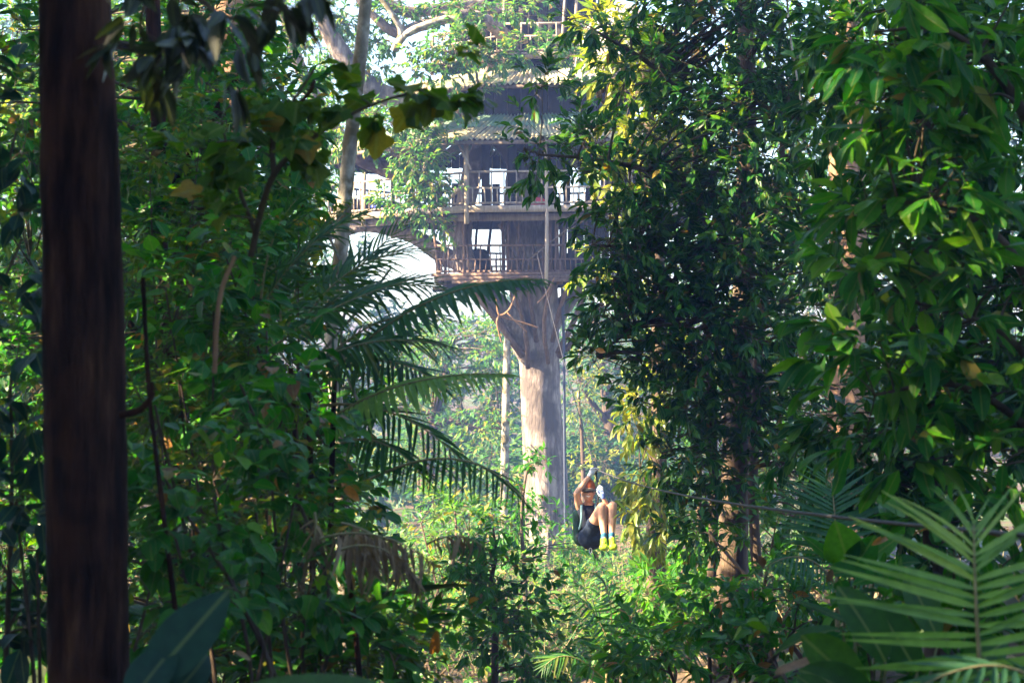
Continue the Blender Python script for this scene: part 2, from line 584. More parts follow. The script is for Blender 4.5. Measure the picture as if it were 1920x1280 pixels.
def spray_leaves(rng, base, axis, tw, k, div=(.7, 1.2), droop=.35, flat=.5, whorl=.4):
    """k leaves on each twig -> positions, directions, ups"""
    N = len(base)
    u = nrm(np.cross(axis, np.array([0, 0, 1.0]) + .01 * rng.normal(size=(N, 3))))
    w = np.cross(u, axis)
    t = np.linspace(.15, 1, k)[None] ** (1 - whorl * .6) + .03 * rng.normal(size=(N, k))
    t = np.clip(t, .1, 1.0)
    side = np.where((np.arange(k) % 2) == 0, 0.0, np.pi)[None]
    phi = flat * side + (1 - flat) * (np.arange(k)[None] * 2.39996) + rng.normal(size=(N, k)) * (.35 + .5 * (1 - flat))
    th = rng.uniform(div[0], div[1], (N, k)) * (1.05 - .55 * t)
    pos = base[:, None] + axis[:, None] * (tw[:, None] * t)[..., None]
    d = axis[:, None] * np.cos(th)[..., None] + (u[:, None] * np.cos(phi)[..., None] + w[:, None] * np.sin(phi)[..., None]) * np.sin(th)[..., None]
    d[..., 2] -= droop * rng.uniform(.3, 1.5, (N, k))
    d = nrm(d)
    up = np.array([0, 0, 1.0]) + rng.normal(size=(N, k, 3)) * .38
    return pos.reshape(-1, 3), d.reshape(-1, 3), up.reshape(-1, 3)


def plant(name, label, cat, base, stems, blobs, kind='ell', rows=5, ratio=.42, L=(.09, .15), mat='leaf_dark', bark='bark_brown', k=9, tw=(.18, .35),
          droop=.35, flat=.5, whorl=.4, n_ind=0, seed=0, group=None, twig='twig', clump=7, spread=.38, fold=.25, ldroop=.25, wave=0., petiole=0.,
          shell=.5, sides=8, outb=.5, branch_r=.02, trunk_name='trunk', wob=.04, div=(.7, 1.2), flute=0., lev=1.):
    rng = np.random.default_rng(seed + 100)
    root = empty(name, base)
    tag(root, label, cat, group)
    skel = []
    if stems:
        tb = MB()
        for s in stems:
            s = np.asarray(s, float)
            n = max(8, len(s) * 6)
            q = smooth_line(s, n)
            tubes(tb, q[:, :3], q[:, 3], sides, wob=wob, rng=rng, flute=flute)
            skel.append(q)
        tb.build(trunk_name, M[bark], root)
        skel = np.concatenate(skel)
    else:
        skel = np.array([[*base, .01]])
    bp, ba, bt = [], [], []
    br_a, br_b, br_c, br_r = [], [], [], []
    tw_a, tw_b = [], []
    for (c, r, n) in blobs:
        m = max(1, n // clump)
        dirs = nrm(rng.normal(size=(m, 3)))
        rad = rng.uniform(shell, 1.0, (m, 1)) ** .8
        cc = c + dirs * rad * r
        # branch from the skeleton to each clump
        for j in range(m):
            dd = np.linalg.norm(skel[:, :3] - cc[j], axis=1) + np.maximum(0, skel[:, 2] - cc[j, 2]) * 1.5
            a = skel[int(np.argmin(dd))]
            mid = (a[:3] + cc[j]) / 2 + np.array([0, 0, .12 * np.linalg.norm(a[:3] - cc[j])]) + rng.normal(size=3) * .06 * np.linalg.norm(a[:3] - cc[j])
            br_a.append(a[:3]); br_b.append(mid); br_c.append(cc[j]); br_r.append(min(branch_r, a[3] * .7))
            ns = n // m
            off = rng.normal(size=(ns, 3)) * r * spread * .62
            p = cc[j] + off
            ax = nrm(off / (r.mean() * spread + 1e-6) * .8 + outb * nrm((p - c) / r) + rng.normal(size=(ns, 3)) * .35 + np.array([0, 0, .15]))
            bp.append(p); ba.append(ax); bt.append(rng.uniform(tw[0], tw[1], ns))
            tw_a.append(np.broadcast_to(cc[j], (ns, 3))); tw_b.append(p)
    bp, ba, bt = np.concatenate(bp), np.concatenate(ba), np.concatenate(bt)
    # branches and twigs
    tm = MB()
    A, B, C = np.array(br_a), np.array(br_b), np.array(br_c)
    rr = np.array(br_r)[:, None] * np.linspace(1, .35, 7)[None]
    tubes(tm, bez(A, B, C, 7), rr, 5)
    TA, TB = np.concatenate(tw_a), np.concatenate(tw_b)
    tr = branch_r * .22
    mid = (TA + TB) / 2 + rng.normal(size=TA.shape) * .03
    pts = np.concatenate([bez(TA, mid, TB, 3), (bp + ba * bt[:, None] * .5)[:, None], (bp + ba * bt[:, None])[:, None]], 1)
    tubes(tm, pts, np.broadcast_to(np.linspace(tr, tr * .35, 5), pts.shape[:2]), 3)
    tag(tm.build('branches', M[twig], root), kind='stuff')
    pos, d, up = spray_leaves(rng, bp, ba, bt, k, div, droop, flat, whorl)
    d[:, 2] *= lev
    up = np.array([0, 0, 1.0]) + (up - np.array([0, 0, 1.0])) * (.4 + .6 * lev)
    N = len(pos)
    size = rng.uniform(L[0], L[1], N) * np.where(rng.random(N) < .15, .6, 1.0)
    wf = rng.uniform(.85, 1.15, N)
    rnd = rng.random(N) * .999 + .0005
    var = rng.integers(0, 3, N)
    R = frames(d, up)
    T = tpl(kind, rows, ratio, fold, ldroop, wave, 3, petiole)
    ind = np.zeros(N, bool)
    if n_ind:
        vis = np.where(in_frame(pos, 0))[0]
        order = vis[np.argsort(pos[vis, 1])][:n_ind]
        ind[order] = True
        leaf_objects(root, T, M[mat], pos[ind], R[ind], size[ind], wf[ind], var[ind])
    if (~ind).any():
        cm = MB()
        TC = T if kind == 'lobed' else tpl(kind, max(3, rows - 1) if rows < 7 else rows - 3, ratio, fold, ldroop, wave, 3, petiole)
        for v in range(3):
            s = (~ind) & (var == v)
            scatter_leaves(cm, TC[v], pos[s], R[s], size[s], wf[s], rnd[s])
        tag(cm.build('crown', M[mat], root), kind='stuff')
    return root


def S(*rows):
    """stem given as photo measurements: (px, py, Y, radius)"""
    return [[*P(a, b, c), r] for a, b, c, r in rows]


# ------------------------------------------------------------------ ground


def ground_z(x, y):
    x, y = np.asarray(x, float), np.asarray(y, float)
    z = np.interp(y, [-40, 0, 6, 12, 20, 32, 50, 90, 150, 230], [-1.8, -1.9, -2.1, -3.3, -4.5, -5.1, -5.7, -5.4, -3.0, 2.0])
    side = np.clip((38 - y) / 20, 0, 1)
    z = z + side * (.62 * np.clip(x - .6, 0, 3.5) + .42 * np.clip(-x - 1.2, 0, 6))
    return z + .12 * np.sin(x * .9 + y * .31) + .10 * np.sin(y * .77 - x * .4)


xs = np.concatenate([np.linspace(-110, -14, 16), np.linspace(-12, 12, 61), np.linspace(14, 110, 16)])
ys = np.concatenate([np.linspace(-40, 60, 120), np.linspace(64, 230, 34)])
gx, gy = np.meshgrid(xs, ys)
gz = ground_z(gx, gy) + RNG.normal(size=gx.shape) * .03
nx_, ny_ = len(xs), len(ys)
ii = (np.arange(ny_ - 1)[:, None] * nx_ + np.arange(nx_ - 1)[None]).ravel()
gm = MB()
gm.add(np.stack([gx, gy, gz], -1).reshape(-1, 3), np.stack([ii, ii + 1, ii + nx_ + 1, ii + nx_], 1))
tag(gm.build('ground', M['ground']), 'leaf covered forest floor sloping away below the platform', kind='structure')

# ------------------------------------------------------------------ the giant tree
TY = 50.0
giant = empty('giant_tree', (*P(1030, 0, TY)[:2], float(ground_z(.9, TY))))
tag(giant, 'giant forest tree with pale trunk carrying the treehouse', 'tree')


def limb(name, parent, rows, sides=12, mat='bark_giant', n=None, wob=.025, flute=0):
    rng = np.random.default_rng(len(rows) * 31 + int(rows[0][0]))
    q = smooth_line(S(*rows), n or len(rows) * 7)
    m = MB()
    tubes(m, q[:, :3], q[:, 3], sides, wob=wob, rng=rng, flute=flute)
    return m.build(name, M[mat], parent)


px = TY / F
limb('trunk', giant, [(1042, 1140, TY, 62 * px), (1034, 1060, TY, 48 * px), (1026, 960, TY, 42 * px), (1019, 850, TY, 39.5 * px), (1013, 760, TY, 37.5 * px),
                      (1010, 690, TY, 37 * px), (1007, 640, TY, 40 * px), (1002, 575, TY, 44 * px), (996, 480, TY, 47 * px), (992, 400, TY, 46 * px), (990, 300, TY, 40 * px),
                      (985, 180, TY, 34 * px), (975, 60, TY, 30 * px), (968, -120, TY, 26 * px), (960, -300, TY, 18 * px)], 34, n=110, wob=.014, flute=.028)
limb('limb', giant, [(992, 665, TY - .3, 22 * px), (955, 600, TY - .8, 23 * px), (905, 545, TY - 1.2, 21 * px), (872, 490, TY - 1.2, 19 * px), (868, 420, TY - 1.0, 18 * px), (884, 330, TY - .9, 19 * px),
                     (905, 265, TY - .6, 18 * px), (915, 150, TY - .6, 15 * px), (900, 40, TY - .6, 12 * px), (880, -120, TY - .6, 10 * px)], 14)
limb('limb', giant, [(880, 500, TY - 1.0, 17 * px), (830, 478, TY + .4, 17 * px), (780, 445, TY + 1.4, 15 * px), (730, 430, TY + 2, 13 * px), (680, 424, TY + 2.4, 12 * px), (610, 440, TY + 2.6, 10 * px), (530, 410, TY + 2.6, 7 * px)], 12)
limb('limb', giant, [(866, 440, TY - .9, 13 * px), (845, 430, TY + .2, 12 * px), (822, 385, TY + 1.0, 15 * px), (780, 335, TY + 1.4, 17 * px), (720, 315, TY + 1.6, 17 * px), (660, 285, TY + 1.4, 16 * px), (610, 215, TY + 1, 14 * px), (560, 120, TY + .6, 12 * px), (520, -20, TY, 9 * px)], 12)
limb('limb', giant, [(985, 330, TY - .4, 20 * px), (930, 250, TY - .8, 18 * px), (850, 205, TY - 1.6, 17 * px), (760, 190, TY - 2.2, 17 * px), (690, 160, TY - 2.6, 18 * px), (640, 100, TY - 2.8, 17 * px), (610, 40, TY - 3, 14 * px), (590, -60, TY - 3, 11 * px)], 12)
limb('limb', giant, [(975, 100, TY - .6, 16 * px), (920, 45, TY - 1.8, 13 * px), (860, 30, TY - 2.4, 12 * px), (790, 48, TY - 3, 11 * px), (745, 62, TY - 3.2, 10 * px), (700, 30, TY - 3.4, 7 * px), (640, -40, TY - 3.5, 5 * px)], 10)
limb('limb', giant, [(980, 60, TY - .5, 14 * px), (900, 12, TY - 1.2, 12 * px), (820, 18, TY - 2, 11 * px), (760, 22, TY - 2.4, 10 * px), (700, -10, TY - 2.6, 8 * px)], 10)
limb('limb', giant, [(1005, 260, TY, 20 * px), (1060, 150, TY + .6, 17 * px), (1120, 40, TY + 1, 14 * px), (1200, -120, TY + 1.4, 11 * px)], 12)
limb('limb', giant, [(1015, 640, TY + .2, 20 * px), (1045, 590, TY + .4, 18 * px), (1080, 540, TY + .6, 16 * px), (1110, 470, TY + .8, 15 * px), (1130, 380, TY + 1, 13 * px), (1180, 240, TY + 1.2, 11 * px)], 12)
# forked upper branches in front of the roofs, sunlit
limb('branch', giant, [(738, 95, 46.6, 7 * px), (752, 62, 46.5, 6 * px), (736, 28, 46.4, 5 * px), (712, -5, 46.4, 4 * px)], 7, 'bark_pale')
limb('branch', giant, [(740, 92, 46.6, 6 * px), (765, 62, 46.2, 6 * px), (810, 42, 46.0, 5 * px), (845, 34, 45.9, 5 * px), (866, 50, 45.9, 4 * px), (872, 110, 45.8, 2.5 * px)], 7, 'bark_pale')
limb('branch', giant, [(846, 194, 47.2, 4 * px), (880, 182, 46.9, 4 * px), (906, 186, 46.8, 3 * px), (895, 150, 46.7, 2.5 * px), (893, 110, 46.6, 2 * px)], 6, 'bark_pale')
limb('branch', giant, [(790, 225, 46.8, 6 * px), (800, 270, 46.1, 4.5 * px), (795, 330, 45.9, 3.5 * px), (785, 385, 45.8, 2 * px)], 6, 'bark_pale')

# foliage of the giant tree
rngg = np.random.default_rng(5)


def foliage(parent, blobs, kind, rows, ratio, L, mat, k, tw, seed, name='crown', droop=.35, flat=.35, twr=.010, clump=8, spread=.4, shell=.3, outb=.5, mult=1.0):
    rng = np.random.default_rng(seed)
    bp, ba, bt, ta = [], [], [], []
    for (c, r, n) in blobs:
        n = int(n * mult)
        m = max(1, n // clump)
        cc = c + nrm(rng.normal(size=(m, 3))) * rng.uniform(shell, 1, (m, 1)) * r
        for j in range(m):
            ns = max(1, n // m)
            off = rng.normal(size=(ns, 3)) * r * spread * .6
            p = cc[j] + off
            bp.append(p)
            ba.append(nrm(off / (r.mean() * spread) + outb * nrm((p - c) / r) + rng.normal(size=(ns, 3)) * .4))
            bt.append(rng.uniform(*tw, ns))
            ta.append(np.broadcast_to(cc[j] + np.array([0, 0, -.2 * r[2] * spread]), (ns, 3)))
    bp, ba, bt, ta = (np.concatenate(x) for x in (bp, ba, bt, ta))
    if twr > 0:
        tm = MB()
        mid = (ta + bp) / 2 + rng.normal(size=bp.shape) * .05
        pts = np.concatenate([bez(ta, mid, bp, 4), (bp + ba * bt[:, None])[:, None]], 1)
        tubes(tm, pts, np.broadcast_to(np.linspace(twr, twr * .3, 5), pts.shape[:2]), 3)
        tag(tm.build('twigs', M['twig'], parent), kind='stuff')
    pos, d, up = spray_leaves(rng, bp, ba, bt, k, (.6, 1.25), droop, flat, .4)
    N = len(pos)
    size = rng.uniform(*L, N)
    T = tpl(kind, rows, ratio)
    R = frames(d, up)
    var = rng.integers(0, 3, N)
    rnd = rng.random(N) * .998 + .001
    cm = MB()
    for v in range(3):
        s = var == v
        scatter_leaves(cm, T[v], pos[s], R[s], size[s], rng.uniform(.85, 1.15, s.sum()), rnd[s])
    return tag(cm.build(name, M[mat], parent), kind='stuff')


foliage(giant, [blob(790, 285, 50, 50, 46.0, .5, 60), blob(800, 330, 45, 55, 45.8, .4, 50), blob(760, 370, 40, 30, 45.8, .4, 30), blob(815, 395, 25, 45, 45.7, .3, 26),
                blob(700, 235, 60, 35, 46.3, .6, 46), blob(760, 225, 70, 30, 46.2, .6, 46), blob(850, 195, 50, 30, 46.4, .6, 22), blob(890, 172, 35, 20, 46.5, .5, 10), blob(610, 330, 55, 60, 47.4, .7, 50), blob(650, 250, 50, 40, 47.0, .6, 30),
                blob(860, 95, 70, 40, 46.0, .8, 50), blob(800, 120, 60, 40, 46.4, .7, 50), blob(930, 105, 60, 28, 46.2, .7, 36), blob(1010, 98, 65, 24, 46.0, .7, 32), blob(1070, 95, 45, 35, 46.2, .6, 36),
                blob(990, 18, 45, 20, 46.3, .6, 24), blob(880, 20, 70, 24, 46.6, .7, 46), blob(750, 20, 50, 25, 47, .7, 30), blob(640, 30, 60, 40, 47.5, .8, 50), blob(560, 60, 60, 60, 47.5, .8, 60),
                blob(600, 230, 50, 60, 48, .8, 40), blob(640, 110, 60, 80, 53.5, 1, 70), blob(700, 200, 60, 45, 53.5, .8, 40), blob(590, 330, 40, 60, 53, .8, 30), blob(690, 110, 40, 30, 47.8, .6, 22), blob(720, 75, 30, 22, 47.2, .4, 16), blob(1100, 175, 30, 25, 46.4, .4, 14)],
        'ell', 4, .36, (.12, .21), 'leaf_sun', 9, (.18, .40), 11, mult=1.7)
# the canopy above the frame
foliage(giant, [(np.array([-2.5, 52, 14.0]), np.array([3.0, 3, 1.2]), 50), (np.array([3, 50, 13.5]), np.array([4.5, 4.5, 2.0]), 200), 
                (np.array([6.5, 51, 10.5]), np.array([3, 3, 2.0]), 120)],
        'ell', 3, .38, (.18, .28), 'leaf_sun', 9, (.3, .6), 12, twr=.015)

# orange bare twigs under the lower deck
for rows in ([(968, 548, 46.8, 1.6 * px), (955, 580, 46.8, 2 * px), (936, 590, 46.8, 1.7 * px), (930, 560, 46.8, 1.2 * px)], [(936, 590, 46.8, 2 * px), (932, 606, 46.8, 2 * px), (940, 640, 46.9, 1.5 * px)],
             [(934, 592, 46.8, 1.6 * px), (970, 602, 46.9, 1.6 * px), (1008, 614, 47.0, 1.5 * px)], [(950, 585, 46.8, 1.4 * px), (965, 600, 46.7, 1.4 * px), (988, 622, 46.8, 1.2 * px)],
             [(1040, 520, 46.9, 1.5 * px), (1024, 550, 46.9, 1.6 * px), (1008, 568, 46.9, 1.3 * px)]):
    limb('bare_twig', giant, rows, 5, 'twig_orange')

# ------------------------------------------------------------------ the treehouse
house = empty('treehouse', (.7, TY, 1.6))
tag(house, 'wooden multi storey treehouse with railed decks and corrugated roofs around giant trunk', 'treehouse')
HC = np.array([.5, 50.3])
POLY2 = np.array([(-1.07, 47.0), (2.75, 46.5), (4.7, 49.0), (4.2, 52.5), (.8, 54), (-3.2, 53.6), (-5.0, 50.9)])
POLY1 = np.array([(-1.80, 48.2), (1.80, 47.65), (2.8, 49.4), (2.6, 52), (.6, 53), (-1.9, 52.4)])


def scaled(poly, s, c=HC):
    return c + (poly - c) * s


def clip(poly, y0, y1):
    def half(p, sgn, y):
        out = []
        for i in range(len(p)):
            a, b = p[i], p[(i + 1) % len(p)]
            ia, ib = sgn * (a[1] - y) >= 0, sgn * (b[1] - y) >= 0
            if ia: out.append(a)
            if ia != ib:
                t = (y - a[1]) / (b[1] - a[1])
                out.append(a + (b - a) * t)
        return out
    p = half([np.array(q) for q in poly], 1, y0)
    return half(p, -1, y1) if p else []


def prism(mb, poly, z0, z1):
    n = len(poly)
    v = [(*p, z0) for p in poly] + [(*p, z1) for p in poly]
    f4 = [(i, (i + 1) % n, n + (i + 1) % n, n + i) for i in range(n)]
    f3 = [(0, i + 1, i) for i in range(1, n - 1)] + [(n, n + i, n + i + 1) for i in range(1, n - 1)]
    mb.add(v, f4, f3)


def deck(poly, z, w=.24, th=.05, rim=.16, mat='wood', holes=None):
    y = poly[:, 1].min()
    while y < poly[:, 1].max():
        q = clip(poly, y, y + w - .012)
        if len(q) >= 3:
            m = MB()
            prism(m, q, z - th, z + RNG.uniform(-.004, .004))
            m.build('plank', M[mat], house, smooth=False)
        y += w
    n = len(poly)
    for i in range(n):
        a, b = poly[i], poly[(i + 1) % n]
        o = nrm(np.array([(b - a)[1], -(b - a)[0]]))
        a3, b3 = np.array([*(a + o * .05), z - rim / 2 + .01]), np.array([*(b + o * .05), z - rim / 2 + .01])
        part_bar('edge_beam', house, a3, b3, .07, rim, M['wood_pale'])
    for t in np.linspace(.15, .85, 6):
        y = poly[:, 1].min() + t * np.ptp(poly[:, 1])
        q = clip(poly, y, y + .1)
        if len(q) >= 3:
            q = np.array(q)
            part_bar('joist', house, (q[:, 0].min() + .1, y, z - th - .09), (q[:, 0].max() - .1, y, z - th - .09), .09, .16, M['wood_dark'])


def rail(a, b, z, h=.80, mid=.42, full=.29, posts=True, irregular=0., rng=RNG, mat='wood_pale'):
    a3, b3 = np.array([*a, z]), np.array([*b, z])
    Lr = np.linalg.norm(b3 - a3)
    up = np.array([0, 0, 1.0])
    sag = lambda: rng.normal() * .012
    part_bar('top_rail', house, a3 + up * (h + sag()), b3 + up * (h + sag()), .05, .05, M[mat])
    part_bar('middle_rail', house, a3 + up * (mid + sag()), b3 + up * (mid + sag()), .045, .045, M[mat])
    part_bar('bottom_rail', house, a3 + up * .07, b3 + up * .07, .05, .05, M[mat])
    n = max(2, int(round(Lr / full)))
    o = np.array([0, -.030, 0])
    for i in range(1, n):
        t = i / n
        p = a3 + (b3 - a3) * t + rng.normal(size=3) * [irregular, 0, 0] + o
        part_bar('baluster', house, p + up * .05, p + up * (h + .01) + rng.normal(size=3) * [.012 + irregular, 0, .004], .034, .034, M[mat], up=(0, 1, 0))
    for i in range(n):
        t = (i + .5) / n
        p = a3 + (b3 - a3) * t + o
        part_bar('baluster', house, p + up * .05, p + up * (mid + .01) + rng.normal(size=3) * [.012 + irregular, 0, .004], .03, .03, M[mat], up=(0, 1, 0))


def tin(name, parent, e0, e1, t1, t0, mat, pitch=.115, amp=.028, rows=4, sagz=.02):
    """one corrugated sheet between eave e0-e1 and top t0-t1"""
    e0, e1, t0, t1 = (np.asarray(x, float) for x in (e0, e1, t0, t1))
    W = np.linalg.norm(e1 - e0)
    n = max(4, int(W / pitch)) * 6
    u = np.linspace(0, 1, n + 1)
    nn = nrm(np.cross(e1 - e0, t0 - e0))
    if nn[2] < 0: nn = -nn
    V = []
    for r in range(rows):
        v = r / (rows - 1)
        q = (e0 + (e1 - e0) * u[:, None]) * (1 - v) + (t0 + (t1 - t0) * u[:, None]) * v
        q = q + nn * (amp * np.sin(u * n / 6 * 2 * np.pi))[:, None]
        q[:, 2] += sagz * math.sin(v * 3) * np.sin(u * 5) + (RNG.normal() * .006)
        V.append(q)
    V = np.concatenate(V)
    m = n + 1
    i = (np.arange(rows - 1)[:, None] * m + np.arange(n)[None]).ravel()
    f = np.stack([i, i + 1, i + m + 1, i + m], 1)
    Vb = V - nn * .006
    mb = MB()
    mb.add(np.concatenate([V, Vb]), np.concatenate([f, f[:, ::-1] + len(V)]))
    return mb.build(name, M[mat], parent)


def roof(poly, s_out, z_out, s_in, z_in, mat, width=.8, edges=None, lap=.0):
    po, pi = scaled(poly, s_out), scaled(poly, s_in)
    n = len(po)
    for i in range(n):
        if edges is not None and i not in edges: continue
        j = (i + 1) % n
        k = max(1, int(round(np.linalg.norm(po[j] - po[i]) / width)))
        for q in range(k):
            a, b = q / k, (q + 1) / k
            dz = RNG.normal() * .012 + (.012 if q % 2 else 0)
            E = lambda t: np.array([*(po[i] + (po[j] - po[i]) * t), z_out + dz])
            T = lambda t: np.array([*(pi[i] + (pi[j] - pi[i]) * t), z_in + dz])
            eo = RNG.normal() * .04
            e0, e1 = E(a), E(b)
            e0[:2] += (e0[:2] - HC) * eo * .1
            e1[:2] += (e1[:2] - HC) * eo * .1
            tin('roof_sheet', house, e0, e1, T(b), T(a), mat)


# decks
Z1, Z2 = 1.62, 3.19
deck(POLY2, Z2)
deck(POLY1, Z1, mat='wood')
n2 = len(POLY2)
for i in (0, 1, 6):
    a, b = POLY2[i], POLY2[(i + 1) % n2]
    if i == 6:
        rail(a, b, Z2, h=.78, irregular=.01)
    else:
        rail(a, b, Z2)
for i in (2, 3, 4, 5):
    a, b = POLY2[i], POLY2[(i + 1) % n2]
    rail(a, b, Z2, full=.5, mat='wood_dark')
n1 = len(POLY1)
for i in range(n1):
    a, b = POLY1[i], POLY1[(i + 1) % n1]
    rail(a, b, Z1, h=.70, mid=.36, full=.26, irregular=.02, mat='wood_red' if i in (0, 5) else 'wood_dark')  # darker wood here stands in for shade below the upper deck

# posts of the upper deck, from below its floor to the eaves
EZ = 4.72
for i, (x, y) in enumerate(POLY2):
    part_pole('post', house, (x, y - .05, Z2 - .42), (x + RNG.normal() * .03, y, EZ + .12), .062, .055, M['wood_pale' if i < 2 else 'wood'], bend=.02)
for t in (.49,):
    x, y = POLY2[0] + (POLY2[1] - POLY2[0]) * t
    part_pole('post', house, (x, y - .06, Z2 - 1.9), (x - .02, y, EZ + .1), .045, .038, M['wood_pale'], bend=.02)
x, y = POLY2[0]
part_pole('brace', house, (x - .62, y + .30, Z2 + .02), (x - .04, y - .06, Z2 + .52), .05, .045, M['wood_pale'])
part_pole('brace', house, (x - .25, y - .02, EZ + .05), (x + .1, y - .1, Z2 + .85), .03, .03, M['wood_pale'])
for t in (.33, .66):
    x, y = POLY2[6] + (POLY2[0] - POLY2[6]) * t
    part_pole('post', house, (x, y, Z2 - .3), (x + .02, y, Z2 + 1.02 if t < .5 else EZ), .06, .05, M['wood_pale'], bend=.02)
# broad lower beams
a, b = POLY2[0], POLY2[6]
part_bar('lower_beam', house, (a[0] + .3, a[1] + .02, Z2 - .24), (b[0], b[1] + .1, Z2 - .24), .07, .17, M['wood'])
a, b = POLY2[0], POLY2[1]
part_bar('lower_beam', house, (a[0] - .2, a[1] + .35, Z2 - .26), (b[0], b[1] + .35, Z2 - .24), .08, .16, M['wood'])
# posts from the lower deck to the upper one
rp = np.random.default_rng(3)
for (pxx, Y, top, r, m_) in ((822, 48.3, 402, 2.4, 'wood'), (834, 48.3, 403, 2.2, 'wood'), (870, 48.1, 400, 3.0, 'wood'), (898, 49.5, 404, 2.2, 'wood_dark'), (906, 49.6, 404, 2.4, 'wood_dark'),
                             (943, 48.2, 402, 3.0, 'wood'), (958, 48.2, 402, 2.6, 'wood'), (976, 48.0, 402, 2.4, 'wood'), (1034, 47.9, 398, 2.8, 'wood'), (1046, 47.8, 398, 3.2, 'wood'), (1052, 47.8, 398, 2.4, 'wood'), (1100, 47.9, 398, 3.0, 'wood')):
    p0, p1 = P(pxx + rp.normal() * 2, 530, Y), P(pxx + rp.normal() * 5, top, Y)
    p0[2] = Z1 - .25
    p1[2] = Z2 - .1
    part_pole('post', house, p0, p1, r * px * 1.3, r * px * 1.1, M['wood_red' if m_ == 'wood' else m_], bend=.03)
for (a, b, Y, r) in (((936, 420), (985, 512), 48.3, 3.2), ((962, 405), (1000, 515), 48.6, 3.0), ((1110, 392), (995, 485), 47.3, 1.3)):
    part_pole('brace', house, P(*a, Y), P(*b, Y), r * px, r * px * .8, M['wood'], bend=.03)
# boards across the front of the lower deck
for k in range(3):
    a, b = POLY1[0], POLY1[1]
    part_bar('fascia_board', house, (a[0] - .15 + k * .25, a[1] - .10 - .02 * k, Z1 - .02 - .085 * k), (b[0] + .25 - k * .2, b[1] - .10 - .02 * k, Z1 + .02 - .085 * k), .035, .075, M['wood_red'])
part_bar('fascia_board', house, (*(POLY1[0] + [-.12, -.05]), Z1 - .36), (POLY1[0][0] + 2.2, POLY1[0][1] + .3, Z1 - .30), .06, .14, M['wood_dark'])
# diagonal struts from the trunk up to the lower deck
for (a, b, Y0, Y1, r) in (((980, 668), (893, 548), 49.2, 48.4, 4.2), ((990, 690), (962, 545), 49.2, 48.2, 3.2), ((1006, 640), (992, 545), 49.1, 48.1, 3.0), ((1028, 680), (1036, 545), 49.2, 48, 3.0),
                        ((1046, 662), (1092, 560), 49.4, 48.4, 4.0), ((1048, 668), (1126, 570), 49.6, 48.6, 4.4), ((1036, 640), (1064, 540), 49.3, 48.2, 3.2), ((972, 655), (945, 610), 49.2, 48.9, 4)):
    p1 = P(*b, Y1)
    part_pole('strut', house, P(*a, Y0), p1 + nrm(p1 - P(*a, Y0)) * .25, r * px * 1.45, r * px * 1.2, M['wood_red'], bend=.07)
# walls: boards standing at the back of both decks and round the storey above
def wall(a, b, z0, z1, mat='wood_dark', w=.21, keep=1.0, seed=0, name='wall_board'):
    rng = np.random.default_rng(seed)
    a, b = np.asarray(a, float), np.asarray(b, float)
    n = max(1, int(np.linalg.norm(b - a) / w))
    d = (b - a) / n
    for i in range(n):
        if rng.random() > keep: continue
        p, q = a + d * (i + .04), a + d * (i + .96)
        m = MB()
        c = (p + q) / 2
        zz0, zz1 = z0 + rng.uniform(0, .04), z1 - rng.uniform(0, .05)
        ang = nrm(np.array([*d, 0]))
        rot = np.stack([ang, np.cross([0, 0, 1.0], ang), [0, 0, 1.0]], 1)
        box(m, (c[0], c[1], (zz0 + zz1) / 2), (np.linalg.norm(q - p), .022, zz1 - zz0), rot)
        m.build(name, M[mat], house, smooth=False)


in2 = scaled(POLY2, .93)
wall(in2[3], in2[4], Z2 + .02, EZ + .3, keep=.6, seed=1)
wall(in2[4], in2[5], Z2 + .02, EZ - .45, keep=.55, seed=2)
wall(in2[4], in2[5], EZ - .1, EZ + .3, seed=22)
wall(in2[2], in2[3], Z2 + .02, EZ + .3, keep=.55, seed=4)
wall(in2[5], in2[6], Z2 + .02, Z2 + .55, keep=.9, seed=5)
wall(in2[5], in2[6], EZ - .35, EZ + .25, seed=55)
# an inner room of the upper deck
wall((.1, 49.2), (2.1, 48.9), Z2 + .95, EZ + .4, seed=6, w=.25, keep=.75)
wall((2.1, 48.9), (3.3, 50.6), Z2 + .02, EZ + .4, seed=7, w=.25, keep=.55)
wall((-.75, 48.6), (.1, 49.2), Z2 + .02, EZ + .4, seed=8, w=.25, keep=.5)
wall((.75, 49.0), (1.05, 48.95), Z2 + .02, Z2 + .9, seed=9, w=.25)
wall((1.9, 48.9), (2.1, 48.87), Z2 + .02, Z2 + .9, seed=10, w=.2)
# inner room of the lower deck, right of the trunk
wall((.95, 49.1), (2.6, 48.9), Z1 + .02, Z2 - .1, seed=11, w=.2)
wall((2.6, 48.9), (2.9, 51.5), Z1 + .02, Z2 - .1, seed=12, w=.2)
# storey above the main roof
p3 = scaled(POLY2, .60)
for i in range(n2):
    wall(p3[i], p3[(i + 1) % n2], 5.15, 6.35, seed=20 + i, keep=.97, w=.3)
roof(POLY2, 1.13, EZ, .84, 5.12, 'tin_lichen', .85)
roof(POLY2, .86, 5.10, .52, 5.62, 'tin_green', .85)
roof(POLY2, .82, 6.13, .40, 6.70, 'tin_lichen', .85)
roof(POLY2, .42, 6.68, .12, 6.95, 'tin_green', .6)
